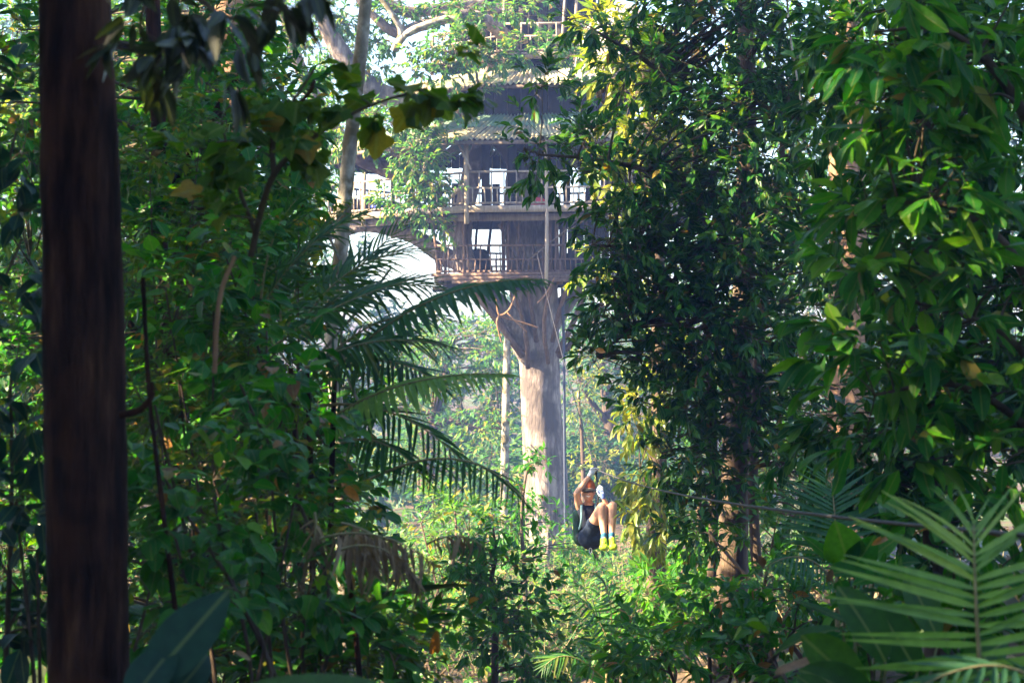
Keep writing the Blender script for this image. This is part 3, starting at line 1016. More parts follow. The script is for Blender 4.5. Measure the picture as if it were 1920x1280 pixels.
# rafters below the eaves
for i in (0, 1, 6):
    a, b = scaled(POLY2, 1.11)[i], scaled(POLY2, 1.11)[(i + 1) % n2]
    part_bar('eave_beam', house, (*a, EZ - .07), (*b, EZ - .07), .07, .09, M['wood'])
    for t in np.linspace(.08, .92, 5):
        q = a + (b - a) * t
        w_ = HC + (q - HC) * .5
        part_bar('rafter', house, (*q, EZ - .03), (*w_, 5.5), .06, .08, M['wood_dark'])
    a, b = scaled(POLY2, .80)[i], scaled(POLY2, .80)[(i + 1) % n2]
    part_bar('eave_beam', house, (*a, 6.08), (*b, 6.08), .06, .08, M['wood'])
# top platform
p4 = scaled(POLY2, .46)
Z4 = 7.05
deck(p4, Z4)
for i in (0, 1, 6):
    rail(p4[i], p4[(i + 1) % n2], Z4, h=.72, full=.4)
for i in (0, 1, 6):
    x, y = p4[i]
    part_pole('post', house, (x, y, Z4 - .3), (x + .05, y, Z4 + 1.9), .04, .035, M['wood_pale'])
x, y = p4[1]
part_pole('post', house, (x - .35, y + .05, Z4 - .3), (x - .25, y, Z4 + 1.3), .035, .03, M['wood_pale'])
p5 = scaled(POLY2, .38)
for i in range(n2):
    wall(p5[i], p5[(i + 1) % n2], Z4 + .0, Z4 + 1.9, seed=40 + i, keep=.85, w=.24)
roof(POLY2, .56, 8.9, .1, 9.7, 'tin_green', .6)

# netting dome beside the top platform
M['net'] = rough_mat('net', [(.3, (.20, .185, .19)), (.7, (.33, .30, .31))], (9, 9, 9), rough=.9, bump=.2)
nm = MB()
c, r = P(1165, 175, 48.2), np.array([1.25, 1.25, 2.1])
th = np.linspace(0, np.pi * .5, 11)
ph = np.linspace(0, 2 * np.pi, 28, endpoint=False)
V = [c + r * np.array([math.cos(a) * math.cos(b), math.cos(a) * math.sin(b), math.sin(a) ** .9]) * (1 + .012 * math.cos(7 * b)) for a in th for b in ph]
fq = [(i * 28 + j, i * 28 + (j + 1) % 28, (i + 1) * 28 + (j + 1) % 28, (i + 1) * 28 + j) for i in range(10) for j in range(28)]
nm.add(V, fq)
dome = nm.build('net_dome', M['net'], house)
for k in range(6):
    b = k * np.pi / 3 + .3
    q = np.array([c + r * 1.02 * np.array([math.cos(a) * math.cos(b), math.cos(a) * math.sin(b), math.sin(a) ** .9]) for a in np.linspace(0, np.pi / 2, 9)])
    hm = MB()
    tubes(hm, q, np.full(9, .02), 5)
    hm.build('hoop', M['wood'], house)

# things left on the decks
def pillow(name, c, s, mat, label, cat, seed=0, base=None):
    """soft lumpy bundle"""
    rng = np.random.default_rng(seed)
    n, mm = 14, 9
    V = []
    for i in range(mm):
        a = -np.pi / 2 + np.pi * i / (mm - 1)
        for j in range(n):
            b = 2 * np.pi * j / n
            sx = np.sign(math.cos(b)) * abs(math.cos(b)) ** .7
            sy = np.sign(math.sin(b)) * abs(math.sin(b)) ** .7
            k = 1 + .10 * math.sin(3 * b + seed + 2 * a) + .03 * rng.normal()
            V.append([sx * math.cos(a) ** .6 * k, sy * math.cos(a) ** .6 * k, math.sin(a)])
    V = np.array(V) * np.array(s) / 2
    V[:, 2] = np.maximum(V[:, 2], -s[2] * .42) + s[2] * .42
    fq = [(i * n + j, i * n + (j + 1) % n, (i + 1) * n + (j + 1) % n, (i + 1) * n + j) for i in range(mm - 1) for j in range(n)]
    m = MB()
    m.add(V + np.asarray(c), fq)
    o = m.build(name, mat, None, origin=np.asarray(c, float))
    return tag(o, label, cat)


M['red_cloth'] = plain('red_cloth', (.55, .05, .07), .8, var=.35)
M['blue_cloth'] = plain('blue_cloth', (.03, .05, .50), .7, var=.25)
M['dark_cloth'] = plain('dark_cloth', (.02, .022, .03), .9, var=.3)
M['teal_cloth'] = plain('teal_cloth', (.05, .22, .30), .8, var=.5, sc=14)
pillow('bag', (P(1002, 0, 47.2)[0], 47.2, Z2 + .01), (.52, .3, .24), M['red_cloth'], 'red bag lying behind the upper deck railing', 'bag', 2)
pillow('bag', (P(709, 0, 50.0)[0], 50.0, Z2 + .01), (.36, .3, .36), M['blue_cloth'], 'blue bag on upper deck behind the hanging leafy branch', 'bag', 3)
pillow('bundle', (P(897, 0, 49.6)[0], 49.6, Z1 + .01), (.62, .45, .75), M['dark_cloth'], 'dark rounded bundle on the lower deck', 'bundle', 4)
tm_ = MB()
q = P(1100, 335, 48.2)
gxx = np.linspace(-.16, .16, 9)
VV = np.array([[q[0] + a, q[1] + .03 * math.sin(a * 30 + b), q[2] + b] for b in np.linspace(-.18, .16, 7) for a in gxx])
VB = VV + [0, .012, 0]
ff = np.array([(i * 9 + j, i * 9 + j + 1, (i + 1) * 9 + j + 1, (i + 1) * 9 + j) for i in range(6) for j in range(8)])
tm_.add(np.concatenate([VV, VB]), np.concatenate([ff, ff[:, ::-1] + len(VV)]))
tag(tm_.build('towel', M['teal_cloth'], None, origin=q), 'blue patterned towel hung on the upper deck', 'towel')

# slender trunk and pipe beside the giant trunk
b0 = P(950, 0, 49.0)
slim = empty('slender_tree', (b0[0], 49.0, float(ground_z(b0[0], 49))))
tag(slim, 'slender pale tree standing close to the giant trunk', 'tree')
limb('trunk', slim, [(944, 1090, 49, 9 * px), (946, 900, 49, 8.2 * px), (948, 780, 49, 7.5 * px), (950, 690, 49, 7 * px), (951, 640, 49, 6.5 * px), (952, 600, 49.3, 5 * px), (940, 560, 49.6, 3 * px)], 10, 'bark_pale')
foliage(slim, [blob(935, 850, 40, 60, 49, .5, 20), blob(970, 900, 30, 40, 48.8, .4, 14)], 'ell', 4, .36, (.10, .17), 'leaf_sun', 8, (.2, .4), 77)
M['pipe'] = plain('pipe', (.035, .045, .075), .6, .3)
pm = MB()
pp = smooth_line([P(1054, 540, 48.6), P(1057, 640, 48.6), P(1058, 760, 48.6), P(1061, 1080, 48.6)], 16)
tubes(pm, pp, np.full(16, 2.7 * px), 8)
tag(pm.build('hanging_pipe', M['pipe'], None, origin=pp[-1]), 'grey blue pipe hanging straight down beside the giant trunk', 'pipe')
# ------------------------------------------------------------------ far and middle trees


def gpt(pxx, Y):
    x = (pxx - 960) / F * Y
    return np.array([x, Y, float(ground_z(x, Y))])


def stem_to(pxx, Y, pts, r0):
    """stem from the ground below pxx at distance Y through photo points (px, py, Y, r)"""
    g = gpt(pxx, Y)
    return [[*(g - [0, 0, .1]), r0]] + S(*pts)


# far wood: reads as one mass
def mass(name, label, cat, blobs, kind, rows, ratio, L, mat, k, tw, seed, bark=None, **kw):
    root = empty(name, (0, 0, 0))
    tag(root, label, cat, kind='stuff')
    foliage(root, blobs, kind, rows, ratio, L, mat, k, tw, seed, **kw)
    return root


rw = np.random.default_rng(21)
fb = []
for x in np.arange(-60, 2000, 62):
    Y = rw.uniform(84, 112)
    top = np.interp(x, [0, 430, 540, 640, 760, 860, 1000, 1070, 1180, 1300, 1920], [-40, -20, 300, 470, 600, 590, 570, 540, 510, 200, -20]) + rw.normal() * 12
    y = top
    while y < 1010:
        fb.append(blob(x + rw.normal() * 20, y + 40, 48, 48, Y + rw.normal() * 3, 1.6, 40))
        y += 72
for x in np.arange(560, 1330, 26):
    Y = rw.uniform(56, 76)
    g_ = gpt(x, Y)
    hh = rw.uniform(1.0, 2.4)
    fb.append((g_ + [rw.normal() * .3, 0, hh * .5], np.array([1.1, 1.1, hh * .7]), 46))
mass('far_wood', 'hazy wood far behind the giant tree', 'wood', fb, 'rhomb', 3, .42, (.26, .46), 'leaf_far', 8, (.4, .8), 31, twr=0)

rf = np.random.default_rng(77)
sb = []  # unseen leaf clumps added round and above the camera to cut its light
for a in np.arange(-250, 66, 9):
    for z in (0, 2.8, 5.6, 8.4, 11):
        aa = math.radians(a + rf.normal() * 3 + (4 if z % 5.6 else 0))
        Rr = rf.uniform(10, 15)
        sb.append((np.array([math.sin(math.radians(90) - aa) * Rr * 1.0, math.cos(math.radians(90) - aa) * Rr, z + rf.normal() * .5]), np.array([1.7, 1.7, 1.5]), 34))
sb = [b_ for b_ in sb if b_[0][1] < 6.5 or abs(b_[0][0]) > b_[0][1] * .29 + 3.2]
for x in np.arange(-10, 11, 3.3):
    for y in np.arange(-9, 10, 3.3):
        if rf.random() < (.68 if x < .5 else .08): sb.append((np.array([x + rf.normal(), y + rf.normal(), 11 + rf.normal()]), np.array([1.8, 1.8, .8]), 26))
for x in np.arange(-10, -.6, 2.6):
    for y in np.arange(10, 18, 2.6):
        if rf.random() < .7: sb.append((np.array([x + rf.normal() * .5, y + rf.normal() * .5, 8.6 + rf.normal() * .6]), np.array([1.6, 1.6, .7]), 24))
sb = [b_ for b_ in sb if not (b_[0][0] > 1.5 and b_[0][2] > 6)]
for c_, r_, n_ in (((-6.5, 10, 6.0), (2.2, 4, 2.2), 130), ((-6.5, 3, 6.5), (2.2, 4, 2.2), 110), ((-9.5, 6, 9.5), (2.5, 6, 2.5), 130), ((-7, 15.5, 5), (1.6, 2.2, 2), 85), ((-8, 17.0, 9.2), (1.8, 1.6, 2.0), 46), ((-6, 4.5, 3.2), (1.2, 2.5, 1.5), 80), ((-4, 4.7, 1.7), (.9, .9, .9), 70), ((-9, 16, 11), (2.2, 3, 2), 40), ((0, -6, 4), (5, 2, 4), 130), ((3.5, -4, 2), (3, 3, 4), 90), ((-3, -4, 2), (3, 3, 4), 90)):  # off-frame clumps added in the sun's path to keep the foreground shaded
    sb.append((np.array(c_, float), np.array(r_, float), n_))
mass('forest', 'unseen foliage added round the viewpoint to shade the foreground', 'forest', sb, 'rhomb', 3, .55, (.42, .66), 'leaf_dark', 8, (.4, .8), 78, twr=0)

plant('tree', 'sunlit pale green tree behind the giant trunk, seen below the decks', 'tree', gpt(800, 64),
      [stem_to(800, 64, [(800, 900, 64, .30), (806, 800, 64, .22), (830, 720, 64, .15), (850, 640, 64, .07)], .4),
       S((806, 800, 64, .16), (850, 790, 63.6, .13), (900, 806, 63.3, .09), (935, 800, 63, .05)), S((802, 830, 64, .14), (760, 760, 64, .10), (740, 690, 64, .05))],
      [blob(880, 635, 90, 50, 64, 2, 170), blob(800, 690, 60, 70, 64, 2, 130), blob(900, 740, 60, 70, 63, 2, 130), blob(930, 680, 40, 60, 63, 1.5, 50), blob(840, 870, 80, 60, 62, 2, 120), blob(790, 640, 40, 30, 64, 2, 30), blob(760, 800, 70, 90, 64, 2, 110), blob(910, 870, 50, 50, 62, 2, 44)],
      'ell', 3, .38, (.16, .30), 'leaf_sun', k=9, tw=(.3, .6), seed=2, branch_r=.03, group='trees behind the giant tree')
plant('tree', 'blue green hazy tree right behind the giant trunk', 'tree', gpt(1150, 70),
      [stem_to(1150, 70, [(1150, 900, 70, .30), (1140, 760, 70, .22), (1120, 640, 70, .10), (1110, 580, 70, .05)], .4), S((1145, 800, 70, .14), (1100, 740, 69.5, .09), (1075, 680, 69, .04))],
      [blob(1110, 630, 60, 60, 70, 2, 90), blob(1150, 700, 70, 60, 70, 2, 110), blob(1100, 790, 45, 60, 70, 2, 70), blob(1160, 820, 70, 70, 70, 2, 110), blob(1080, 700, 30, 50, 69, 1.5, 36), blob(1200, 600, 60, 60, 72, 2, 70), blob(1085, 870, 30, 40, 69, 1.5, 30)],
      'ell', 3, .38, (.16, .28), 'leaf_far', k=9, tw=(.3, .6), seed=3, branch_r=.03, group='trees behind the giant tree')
plant('small_tree', 'small golden leaved tree between grey pipe and right thicket', 'tree', gpt(1090, 56),
      [stem_to(1095, 56, [(1094, 900, 56, .07), (1090, 800, 56, .05), (1084, 740, 56, .03)], .09)],
      [blob(1085, 750, 22, 40, 56, .5, 22), blob(1098, 700, 22, 30, 56, .5, 14), blob(1110, 860, 35, 50, 55, .6, 20), blob(1070, 880, 25, 30, 55, .6, 14)], 'ell', 3, .36, (.12, .20), 'leaf_sun_yellow', k=8, tw=(.2, .4), seed=4, branch_r=.02)

# reddish tree in the left thicket
plant('tree', 'reddish brown trunk rising behind the left thicket', 'tree', gpt(430, 26),
      [stem_to(436, 26, [(440, 900, 26, .26), (438, 500, 26, .25), (436, 200, 26, .25), (432, 60, 26, .24), (428, -200, 26, .22), (420, -600, 26, .18)], .34),
       S((438, 190, 26, .16), (462, 100, 26, .13), (480, -40, 26, .10))],
      [blob(470, -330, 330, 150, 26, 3, 200), blob(200, -420, 330, 160, 26, 3, 160), blob(330, 350, 130, 130, 27, 1.2, 220), blob(120, 300, 160, 220, 28, 1.2, 380), blob(520, 330, 60, 120, 27, .8, 100), blob(560, 250, 40, 80, 26.5, .6, 30), blob(300, 90, 150, 90, 28, 1.0, 260), blob(165, 205, 95, 85, 23.5, .7, 150), blob(60, 120, 110, 140, 28, 1, 200), blob(90, 620, 120, 200, 27, 1, 240), blob(350, 640, 160, 150, 27, 1, 240), blob(560, 560, 60, 100, 27, .8, 40)],  # the clump nearest the camera is added to shade the rider
      'ell', 3, .42, (.12, .20), 'leaf_sun', bark='bark_orange', k=9, tw=(.2, .5), seed=5, branch_r=.022, sides=12)

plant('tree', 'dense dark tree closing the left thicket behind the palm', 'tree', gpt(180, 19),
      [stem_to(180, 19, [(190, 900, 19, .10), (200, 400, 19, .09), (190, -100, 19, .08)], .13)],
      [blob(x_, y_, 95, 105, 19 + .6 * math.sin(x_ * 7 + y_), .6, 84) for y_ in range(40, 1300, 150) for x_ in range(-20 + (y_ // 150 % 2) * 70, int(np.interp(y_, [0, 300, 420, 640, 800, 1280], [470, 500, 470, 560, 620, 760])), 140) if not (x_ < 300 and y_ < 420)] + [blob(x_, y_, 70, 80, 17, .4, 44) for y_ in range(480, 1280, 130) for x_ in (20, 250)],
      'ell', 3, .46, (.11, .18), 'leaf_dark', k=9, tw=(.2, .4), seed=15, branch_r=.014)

# tree of the dark right thicket, sunlit only at its left edge
R2 = 20.0
plant('tree', 'dark green thicket tree with several thin trunks right of the treehouse', 'tree', gpt(1375, R2 + 1),
      [stem_to(1368, R2 + 1, [(1372, 1060, R2 + 1, .17), (1376, 960, R2 + 1, .155), (1385, 800, R2 + 1, .14), (1392, 600, R2 + 1, .12), (1398, 420, R2 + 1, .11), (1400, 100, R2 + 1, .10), (1390, -300, R2 + 1, .08)], .22),
       S((1335, 1080, R2 + .7, .05), (1338, 900, R2 + .7, .05), (1330, 700, R2 + .7, .045), (1318, 480, R2 + .6, .04), (1300, 250, R2 + .5, .03)),
       S((1420, 1080, R2 + .8, .06), (1412, 920, R2 + .8, .055), (1418, 720, R2 + .8, .05), (1440, 500, R2 + .8, .045), (1470, 250, R2 + .8, .03)),
       S((1310, 1000, R2 + 1.2, .035), (1312, 800, R2 + 1.2, .03), (1322, 640, R2 + 1.1, .03)), S((1356, 1000, R2 + 1.4, .04), (1362, 800, R2 + 1.3, .04), (1366, 650, R2 + 1.2, .035)),
       S((1465, 900, R2 + 1.3, .03), (1462, 760, R2 + 1.3, .03), (1480, 600, R2 + 1.2, .03)),
       S((1330, 420, R2 + .5, .035), (1230, 330, R2, .03), (1120, 300, R2 - .5, .02), (1010, 290, R2 - .8, .010)),
       S((1320, 640, R2 + .5, .035), (1250, 600, R2, .03), (1180, 620, R2 - .3, .02), (1120, 670, R2 - .5, .010)),
       S((1340, 250, R2 + .5, .03), (1230, 130, R2, .025), (1120, 60, R2 - .4, .012)), S((1330, 520, R2 + .5, .03), (1230, 470, R2, .025), (1110, 460, R2 - .4, .012))],
      [blob(1040, 260, 85, 75, R2 - .8, .3, 42), blob(1010, 190, 50, 40, R2 - .8, .25, 12), blob(1150, 320, 90, 70, R2 - .5, .5, 73), blob(1250, 320, 110, 100, R2 - .2, .6, 114), blob(1400, 300, 130, 110, R2 - .3, .7, 135),
       blob(1500, 200, 110, 130, R2 - .1, .7, 125), blob(1400, 120, 130, 110, R2, .8, 135), blob(1270, 150, 110, 110, R2, .7, 125), blob(1200, 160, 60, 80, R2 - .2, .5, 22), blob(1120, 30, 90, 45, R2 - .4, .4, 25), blob(1250, 20, 110, 60, R2, .6, 46), blob(1430, 10, 160, 60, R2, .7, 114),
       blob(1160, 440, 90, 70, R2 - .4, .5, 94), blob(1280, 460, 110, 90, R2 - .2, .6, 135), blob(1420, 440, 120, 100, R2 - .2, .7, 135), blob(1530, 420, 90, 120, R2, .7, 104), blob(1220, 560, 100, 70, R2 - .3, .5, 114), blob(1350, 600, 110, 90, R2 - .3, .6, 114), blob(1480, 620, 110, 80, R2 - .3, .6, 114),
       blob(1180, 660, 75, 55, R2 - .4, .4, 63), blob(1255, 730, 75, 60, R2 - .2, .5, 83), blob(1275, 850, 50, 60, R2, .4, 62), blob(1310, 900, 50, 70, R2 + .2, .4, 41), blob(1530, 760, 90, 80, R2, .6, 72), blob(1500, 900, 90, 70, R2 + .2, .5, 62), blob(1130, 540, 40, 60, R2 - .5, .3, 21), blob(1310, 990, 50, 50, R2 + .1, .4, 35), blob(1390, 700, 110, 70, R2 - .2, .5, 64), blob(1450, 820, 60, 50, R2 + .1, .4, 24), blob(1385, 780, 75, 55, R2 + .1, .4, 56), blob(1365, 880, 60, 45, R2 + .2, .35, 34), blob(1390, 520, 110, 80, R2 - .4, .5, 79), blob(1400, 220, 110, 90, R2 - .5, .5, 72)],
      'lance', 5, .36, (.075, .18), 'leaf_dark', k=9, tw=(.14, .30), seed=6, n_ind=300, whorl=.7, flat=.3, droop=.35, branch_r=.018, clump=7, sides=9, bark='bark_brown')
# golden tree standing behind it in the sun
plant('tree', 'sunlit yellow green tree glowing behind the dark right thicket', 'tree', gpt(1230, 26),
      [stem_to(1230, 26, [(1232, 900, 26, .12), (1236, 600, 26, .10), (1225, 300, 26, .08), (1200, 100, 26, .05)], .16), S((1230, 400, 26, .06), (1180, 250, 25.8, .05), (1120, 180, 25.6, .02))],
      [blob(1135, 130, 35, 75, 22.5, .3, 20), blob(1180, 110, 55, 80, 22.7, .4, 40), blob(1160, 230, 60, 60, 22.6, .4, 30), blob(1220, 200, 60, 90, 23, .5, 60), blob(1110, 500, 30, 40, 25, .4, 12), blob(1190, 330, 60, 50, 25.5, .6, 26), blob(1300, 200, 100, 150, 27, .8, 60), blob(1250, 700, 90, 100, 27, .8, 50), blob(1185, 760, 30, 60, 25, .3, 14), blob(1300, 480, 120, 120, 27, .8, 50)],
      'lance', 4, .32, (.16, .26), 'leaf_sun_yellow', k=8, tw=(.2, .4), seed=7, whorl=.7, flat=.3, droop=.55, branch_r=.02)
plant('shrub', 'glowing yellow shrub hanging beside the zipline rider', 'shrub', gpt(1230, 24.9),
      [stem_to(1235, 24.9, [(1226, 1000, 24.9, .03), (1215, 920, 24.9, .022), (1200, 880, 24.9, .01)], .04)],
      [blob(1195, 905, 26, 40, 24.8, .3, 20), blob(1205, 975, 30, 45, 24.8, .3, 24), blob(1185, 995, 16, 30, 24.9, .2, 6), blob(1190, 800, 30, 60, 24.9, .3, 16), blob(1225, 760, 30, 60, 25.2, .3, 14), blob(1230, 930, 30, 40, 24.9, .3, 14), blob(1215, 1030, 30, 30, 24.8, .3, 10)],
      'lance', 5, .30, (.14, .24), 'leaf_sun_yellow', k=7, tw=(.12, .25), seed=8, whorl=.8, flat=.2, droop=1.1, branch_r=.012, n_ind=120)
# big tree far behind on the right closing the view
plant('tree', 'tall brown trunked tree at top right behind the leaf wall', 'tree', gpt(1590, 28),
      [stem_to(1590, 28, [(1590, 600, 28, .28), (1586, 20, 28, .24), (1580, -500, 28, .2)], .34)],
      [blob(1600, 150, 200, 180, 29, 1.2, 160), blob(1800, 300, 200, 250, 29, 1.2, 200), blob(1650, 560, 220, 180, 29, 1.2, 180), blob(1850, 750, 180, 200, 29, 1.2, 140), blob(1500, 800, 140, 150, 29, 1.2, 110), blob(1420, 950, 120, 100, 29, 1, 70), blob(1560, -380, 300, 160, 28, 3, 120), blob(1430, 300, 140, 200, 30, 1, 100), blob(1350, 700, 130, 120, 30, 1, 80)],
      'ell', 3, .42, (.14, .24), 'leaf_sun', bark='bark_orange', k=9, tw=(.25, .5), seed=9, branch_r=.022, sides=12)

# ------------------------------------------------------------------ undergrowth in the clearing
ub = []
ru = np.random.default_rng(33)
for _ in range(230):
    pxx = ru.uniform(640, 1560)
    Y = ru.uniform(27, 54)
    g = gpt(pxx, Y)
    h = ru.uniform(.3, .9) * (1.35 if pxx > 1050 and Y > 40 else 1.5 if pxx < 900 and Y > 36 else 1)
    ub.append((g + [0, 0, h * .5], np.array([ru.uniform(.5, 1.0), .6, h]), int(ru.integers(12, 22))))
mass('undergrowth', 'low leafy undergrowth covering the sunlit slope below the giant tree', 'undergrowth', ub, 'ell', 3, .38, (.11, .22), 'leaf_sun', 8, (.2, .45), 34, twr=.006, mult=1.25)
# dry stalks and litter
dm = MB()
n = 1300
x = ru.uniform(-4, 8, n); y = ru.uniform(26, 54, n)
g = np.stack([x, y, ground_z(x, y)], 1)
tip = g + np.stack([ru.normal(size=n) * .35, ru.normal(size=n) * .25, ru.uniform(.25, 1.1, n)], 1)
tubes(dm, bez(g, (g + tip) / 2 + ru.normal(size=(n, 3)) * .1, tip, 5), np.broadcast_to(np.linspace(.009, .003, 5), (n, 5)), 3)
tag(dm.build('dry_stalks', M['rachis']), 'dry brown stalks tangled over the slope', 'stalks', kind='stuff')
lm_ = MB()
n = 9000
x = ru.uniform(-6, 9, n); y = ru.uniform(10, 56, n)
pos = np.stack([x, y, ground_z(x, y) + ru.uniform(.02, .12, n) + .5 * ru.random(n) ** 6], 1)
d = nrm(np.stack([ru.normal(size=n), ru.normal(size=n), ru.normal(size=n) * .3], 1))
scatter_leaves(lm_, tpl('ell', 3, .42)[2], pos, frames(d, np.array([0, 0, 1.0]) + ru.normal(size=(n, 3)) * .4), ru.uniform(.09, .2, n), np.ones(n), ru.random(n))
tag(lm_.build('leaf_litter', M['leaf_dry']), 'fallen dry leaves over the forest floor', 'litter', kind='stuff')


def shrub(label, pxx, Y, blobs, seed, name='shrub', group=None, r0=.03, top=None, **kw):
    b = blobs[0]
    g = gpt(pxx, Y)
    stems = []
    for j, (c, r, n_) in enumerate(blobs):
        st = g + np.array([.06 * math.cos(j * 2.1), .06 * math.sin(j * 2.1), 0])
        hh = np.linalg.norm(c - st)
        jr = np.random.default_rng(seed * 13 + j)
        mid = (st + c) / 2 + jr.normal(size=3) * .09 * hh
        q1 = (st * .75 + c * .25) + jr.normal(size=3) * .07 * hh
        stems.append([[*(st - [0, 0, .08]), r0], [*q1, r0 * .8], [*mid, r0 * .65], [*c, r0 * .35]])
    return plant(name, label, 'shrub', g, stems, blobs, seed=seed, group=group, trunk_name='stems', sides=6, **kw)


# young tree in the middle of the clearing
plant('small_tree', 'leafy young tree in the clearing below the giant trunk', 'tree', gpt(925, 20),
      [stem_to(925, 20, [(928, 1180, 20, .035), (920, 1100, 20, .028), (930, 1040, 20, .018), (925, 990, 20, .008)], .05), S((925, 1150, 20, .02), (880, 1110, 19.9, .015), (850, 1090, 19.8, .006)), S((926, 1130, 20, .02), (980, 1090, 19.8, .012), (1000, 1060, 19.8, .006))],
      [blob(920, 1060, 70, 55, 19.8, .35, 34), blob(880, 1110, 70, 55, 19.7, .35, 34), blob(960, 1120, 70, 60, 19.7, .35, 36), blob(910, 1180, 90, 60, 19.8, .35, 40), blob(1000, 1190, 60, 60, 19.8, .35, 26), blob(930, 1250, 110, 40, 19.7, .35, 36), blob(925, 1005, 40, 30, 19.9, .25, 10)],
      'ell', 5, .42, (.09, .15), 'leaf_shrub', k=8, tw=(.14, .3), seed=41, n_ind=300, branch_r=.012, flat=.6, droop=.45, twig='twig')
plant('small_tree', 'thin sapling with drooping leaves in front of the giant trunk base', 'tree', gpt(985, 34),
      [stem_to(985, 34, [(985, 1100, 34, .04), (978, 980, 34, .03), (985, 900, 34, .02), (995, 860, 34, .008)], .05)],
      [blob(985, 960, 50, 35, 33.8, .5, 26), blob(1000, 910, 45, 40, 33.8, .5, 22), blob(940, 990, 45, 40, 34, .5, 20), blob(1010, 1010, 60, 40, 34, .5, 24), blob(1005, 860, 30, 25, 33.9, .3, 10), blob(1075, 1010, 50, 40, 34, .5, 22)],
      'lance', 4, .36, (.12, .19), 'leaf_shrub', k=8, tw=(.2, .35), seed=42, branch_r=.014, flat=.5, droop=.6)
shrub('bushy shrub low in the clearing left of the young tree', 800, 24, [blob(830, 1080, 60, 60, 24, .5, 30), blob(790, 980, 60, 60, 25, .5, 26), blob(850, 930, 60, 50, 26, .5, 26), blob(880, 1000, 50, 50, 26, .5, 22), blob(800, 1180, 80, 60, 23, .5, 40), blob(840, 1250, 90, 40, 23, .5, 36)], 43, kind='ell', rows=4, ratio=.40, L=(.09, .16), mat='leaf_sun', k=8, tw=(.15, .3), branch_r=.012)
shrub('sunlit shrub of long leaves right of the clearing under the rider', 1240, 22, [blob(1230, 1100, 70, 50, 22, .5, 40), blob(1180, 1180, 60, 50, 22, .5, 30), blob(1290, 1130, 70, 50, 22, .5, 40), blob(1240, 1200, 80, 50, 21.5, .5, 40), blob(1330, 1060, 50, 50, 22, .4, 24), blob(1290, 1030, 50, 40, 22.5, .4, 22)], 44, kind='lance', rows=4, ratio=.34, L=(.12, .20), mat='leaf_near', k=8, tw=(.15, .3), branch_r=.012, droop=.5, n_ind=120)
shrub('dark leafy shrub at bottom right of the clearing', 1330, 14, [blob(1330, 1150, 90, 50, 14, .35, 34), blob(1430, 1110, 80, 50, 14, .35, 34), blob(1250, 1240, 90, 50, 13.5, .35, 34), blob(1380, 1230, 110, 50, 13.5, .35, 46), blob(1490, 1180, 70, 60, 13.5, .3, 34), blob(1470, 1260, 80, 40, 13, .3, 34), blob(1120, 1230, 70, 50, 14, .3, 24)], 45, kind='ell', rows=5, ratio=.40, L=(.08, .14), mat='leaf_shrub', k=8, tw=(.12, .26), branch_r=.010, n_ind=260)
shrub('dense dark shrub at the foot of the right thicket trunks', 1460, 17, [blob(1450, 1010, 80, 60, 17, .4, 40), blob(1540, 1080, 80, 60, 16.5, .4, 40), blob(1420, 1090, 70, 40, 17, .4, 26), blob(1330, 1000, 40, 40, 18, .3, 12)], 46, kind='ell', rows=4, ratio=.42, L=(.09, .15), mat='leaf_dark', k=8, tw=(.12, .28), branch_r=.010, n_ind=60)
# ------------------------------------------------------------------ the left thicket
# dark trunk close to the camera
plant('tree', 'dark fluted tree trunk close on the left, out of focus', 'tree', gpt(158, 5.5),
      [[[*(gpt(170, 5.5) - [0, 0, .1]), .135]] + S((164, 1280, 5.5, .113), (158, 900, 5.5, .111), (152, 500, 5.5, .108), (146, 200, 5.5, .103), (140, 0, 5.5, .098), (130, -600, 5.6, .095), (120, -2400, 5.8, .085), (150, -4200, 6.2, .07)),
       S((226, 778, 5.42, .010), (262, 768, 5.38, .009), (285, 740, 5.36, .008), (284, 715, 5.36, .005))],
      [(np.array([-3.5, 5, 8.0]), np.array([2.6, 3, 1.2]), 130), (np.array([-.5, 5.5, 8.8]), np.array([2.4, 3, 1.1]), 110), (np.array([-1.5, 1.0, 8.5]), np.array([3, 2.4, 1.1]), 110)],
      'ell', 4, .42, (.14, .24), 'leaf_dark', bark='bark_dark', k=9, tw=(.3, .6), seed=50, branch_r=.02, sides=32, wob=.012, flute=.045)

# tall shade trees of the left thicket: trunks in view, crowns above the frame
plant('tree', 'slim dark tree deep in the left thicket beside the dark trunk', 'tree', gpt(330, 13),
      [stem_to(330, 13, [(325, 900, 13, .06), (300, 500, 13, .055), (290, 100, 13, .05), (200, -900, 13, .045), (-400, -1500, 13, .04)], .08), S((300, 400, 13, .03), (380, 250, 13, .025), (460, 120, 13, .012)), S((310, 700, 13, .03), (200, 560, 13.2, .02), (60, 500, 13.4, .012))],
      [blob(330, 260, 110, 120, 13.2, .5, 70), blob(250, 480, 110, 130, 13, .5, 70), blob(430, 420, 110, 130, 12.8, .5, 80), blob(480, 250, 90, 90, 12.6, .5, 50), blob(350, 620, 130, 110, 12.6, .5, 80), blob(500, 560, 80, 110, 12.4, .5, 60), blob(250, 800, 110, 140, 12.6, .5, 70), blob(420, 830, 130, 120, 12.4, .5, 80), blob(560, 330, 50, 80, 12.6, .4, 24),
       blob(40, 150, 90, 150, 13, .5, 70), blob(40, 420, 80, 150, 13, .5, 70), blob(40, 720, 80, 160, 13, .5, 70), blob(40, 1050, 80, 200, 12.6, .5, 80), blob(330, 100, 140, 80, 13.4, .5, 60), blob(540, 860, 80, 100, 12.2, .5, 50), blob(620, 900, 60, 80, 12.2, .4, 30)],
      'ell', 5, .44, (.10, .16), 'leaf_shrub', bark='bark_dark', k=9, tw=(.15, .35), seed=51, n_ind=200, branch_r=.014, sides=8, lev=.6)

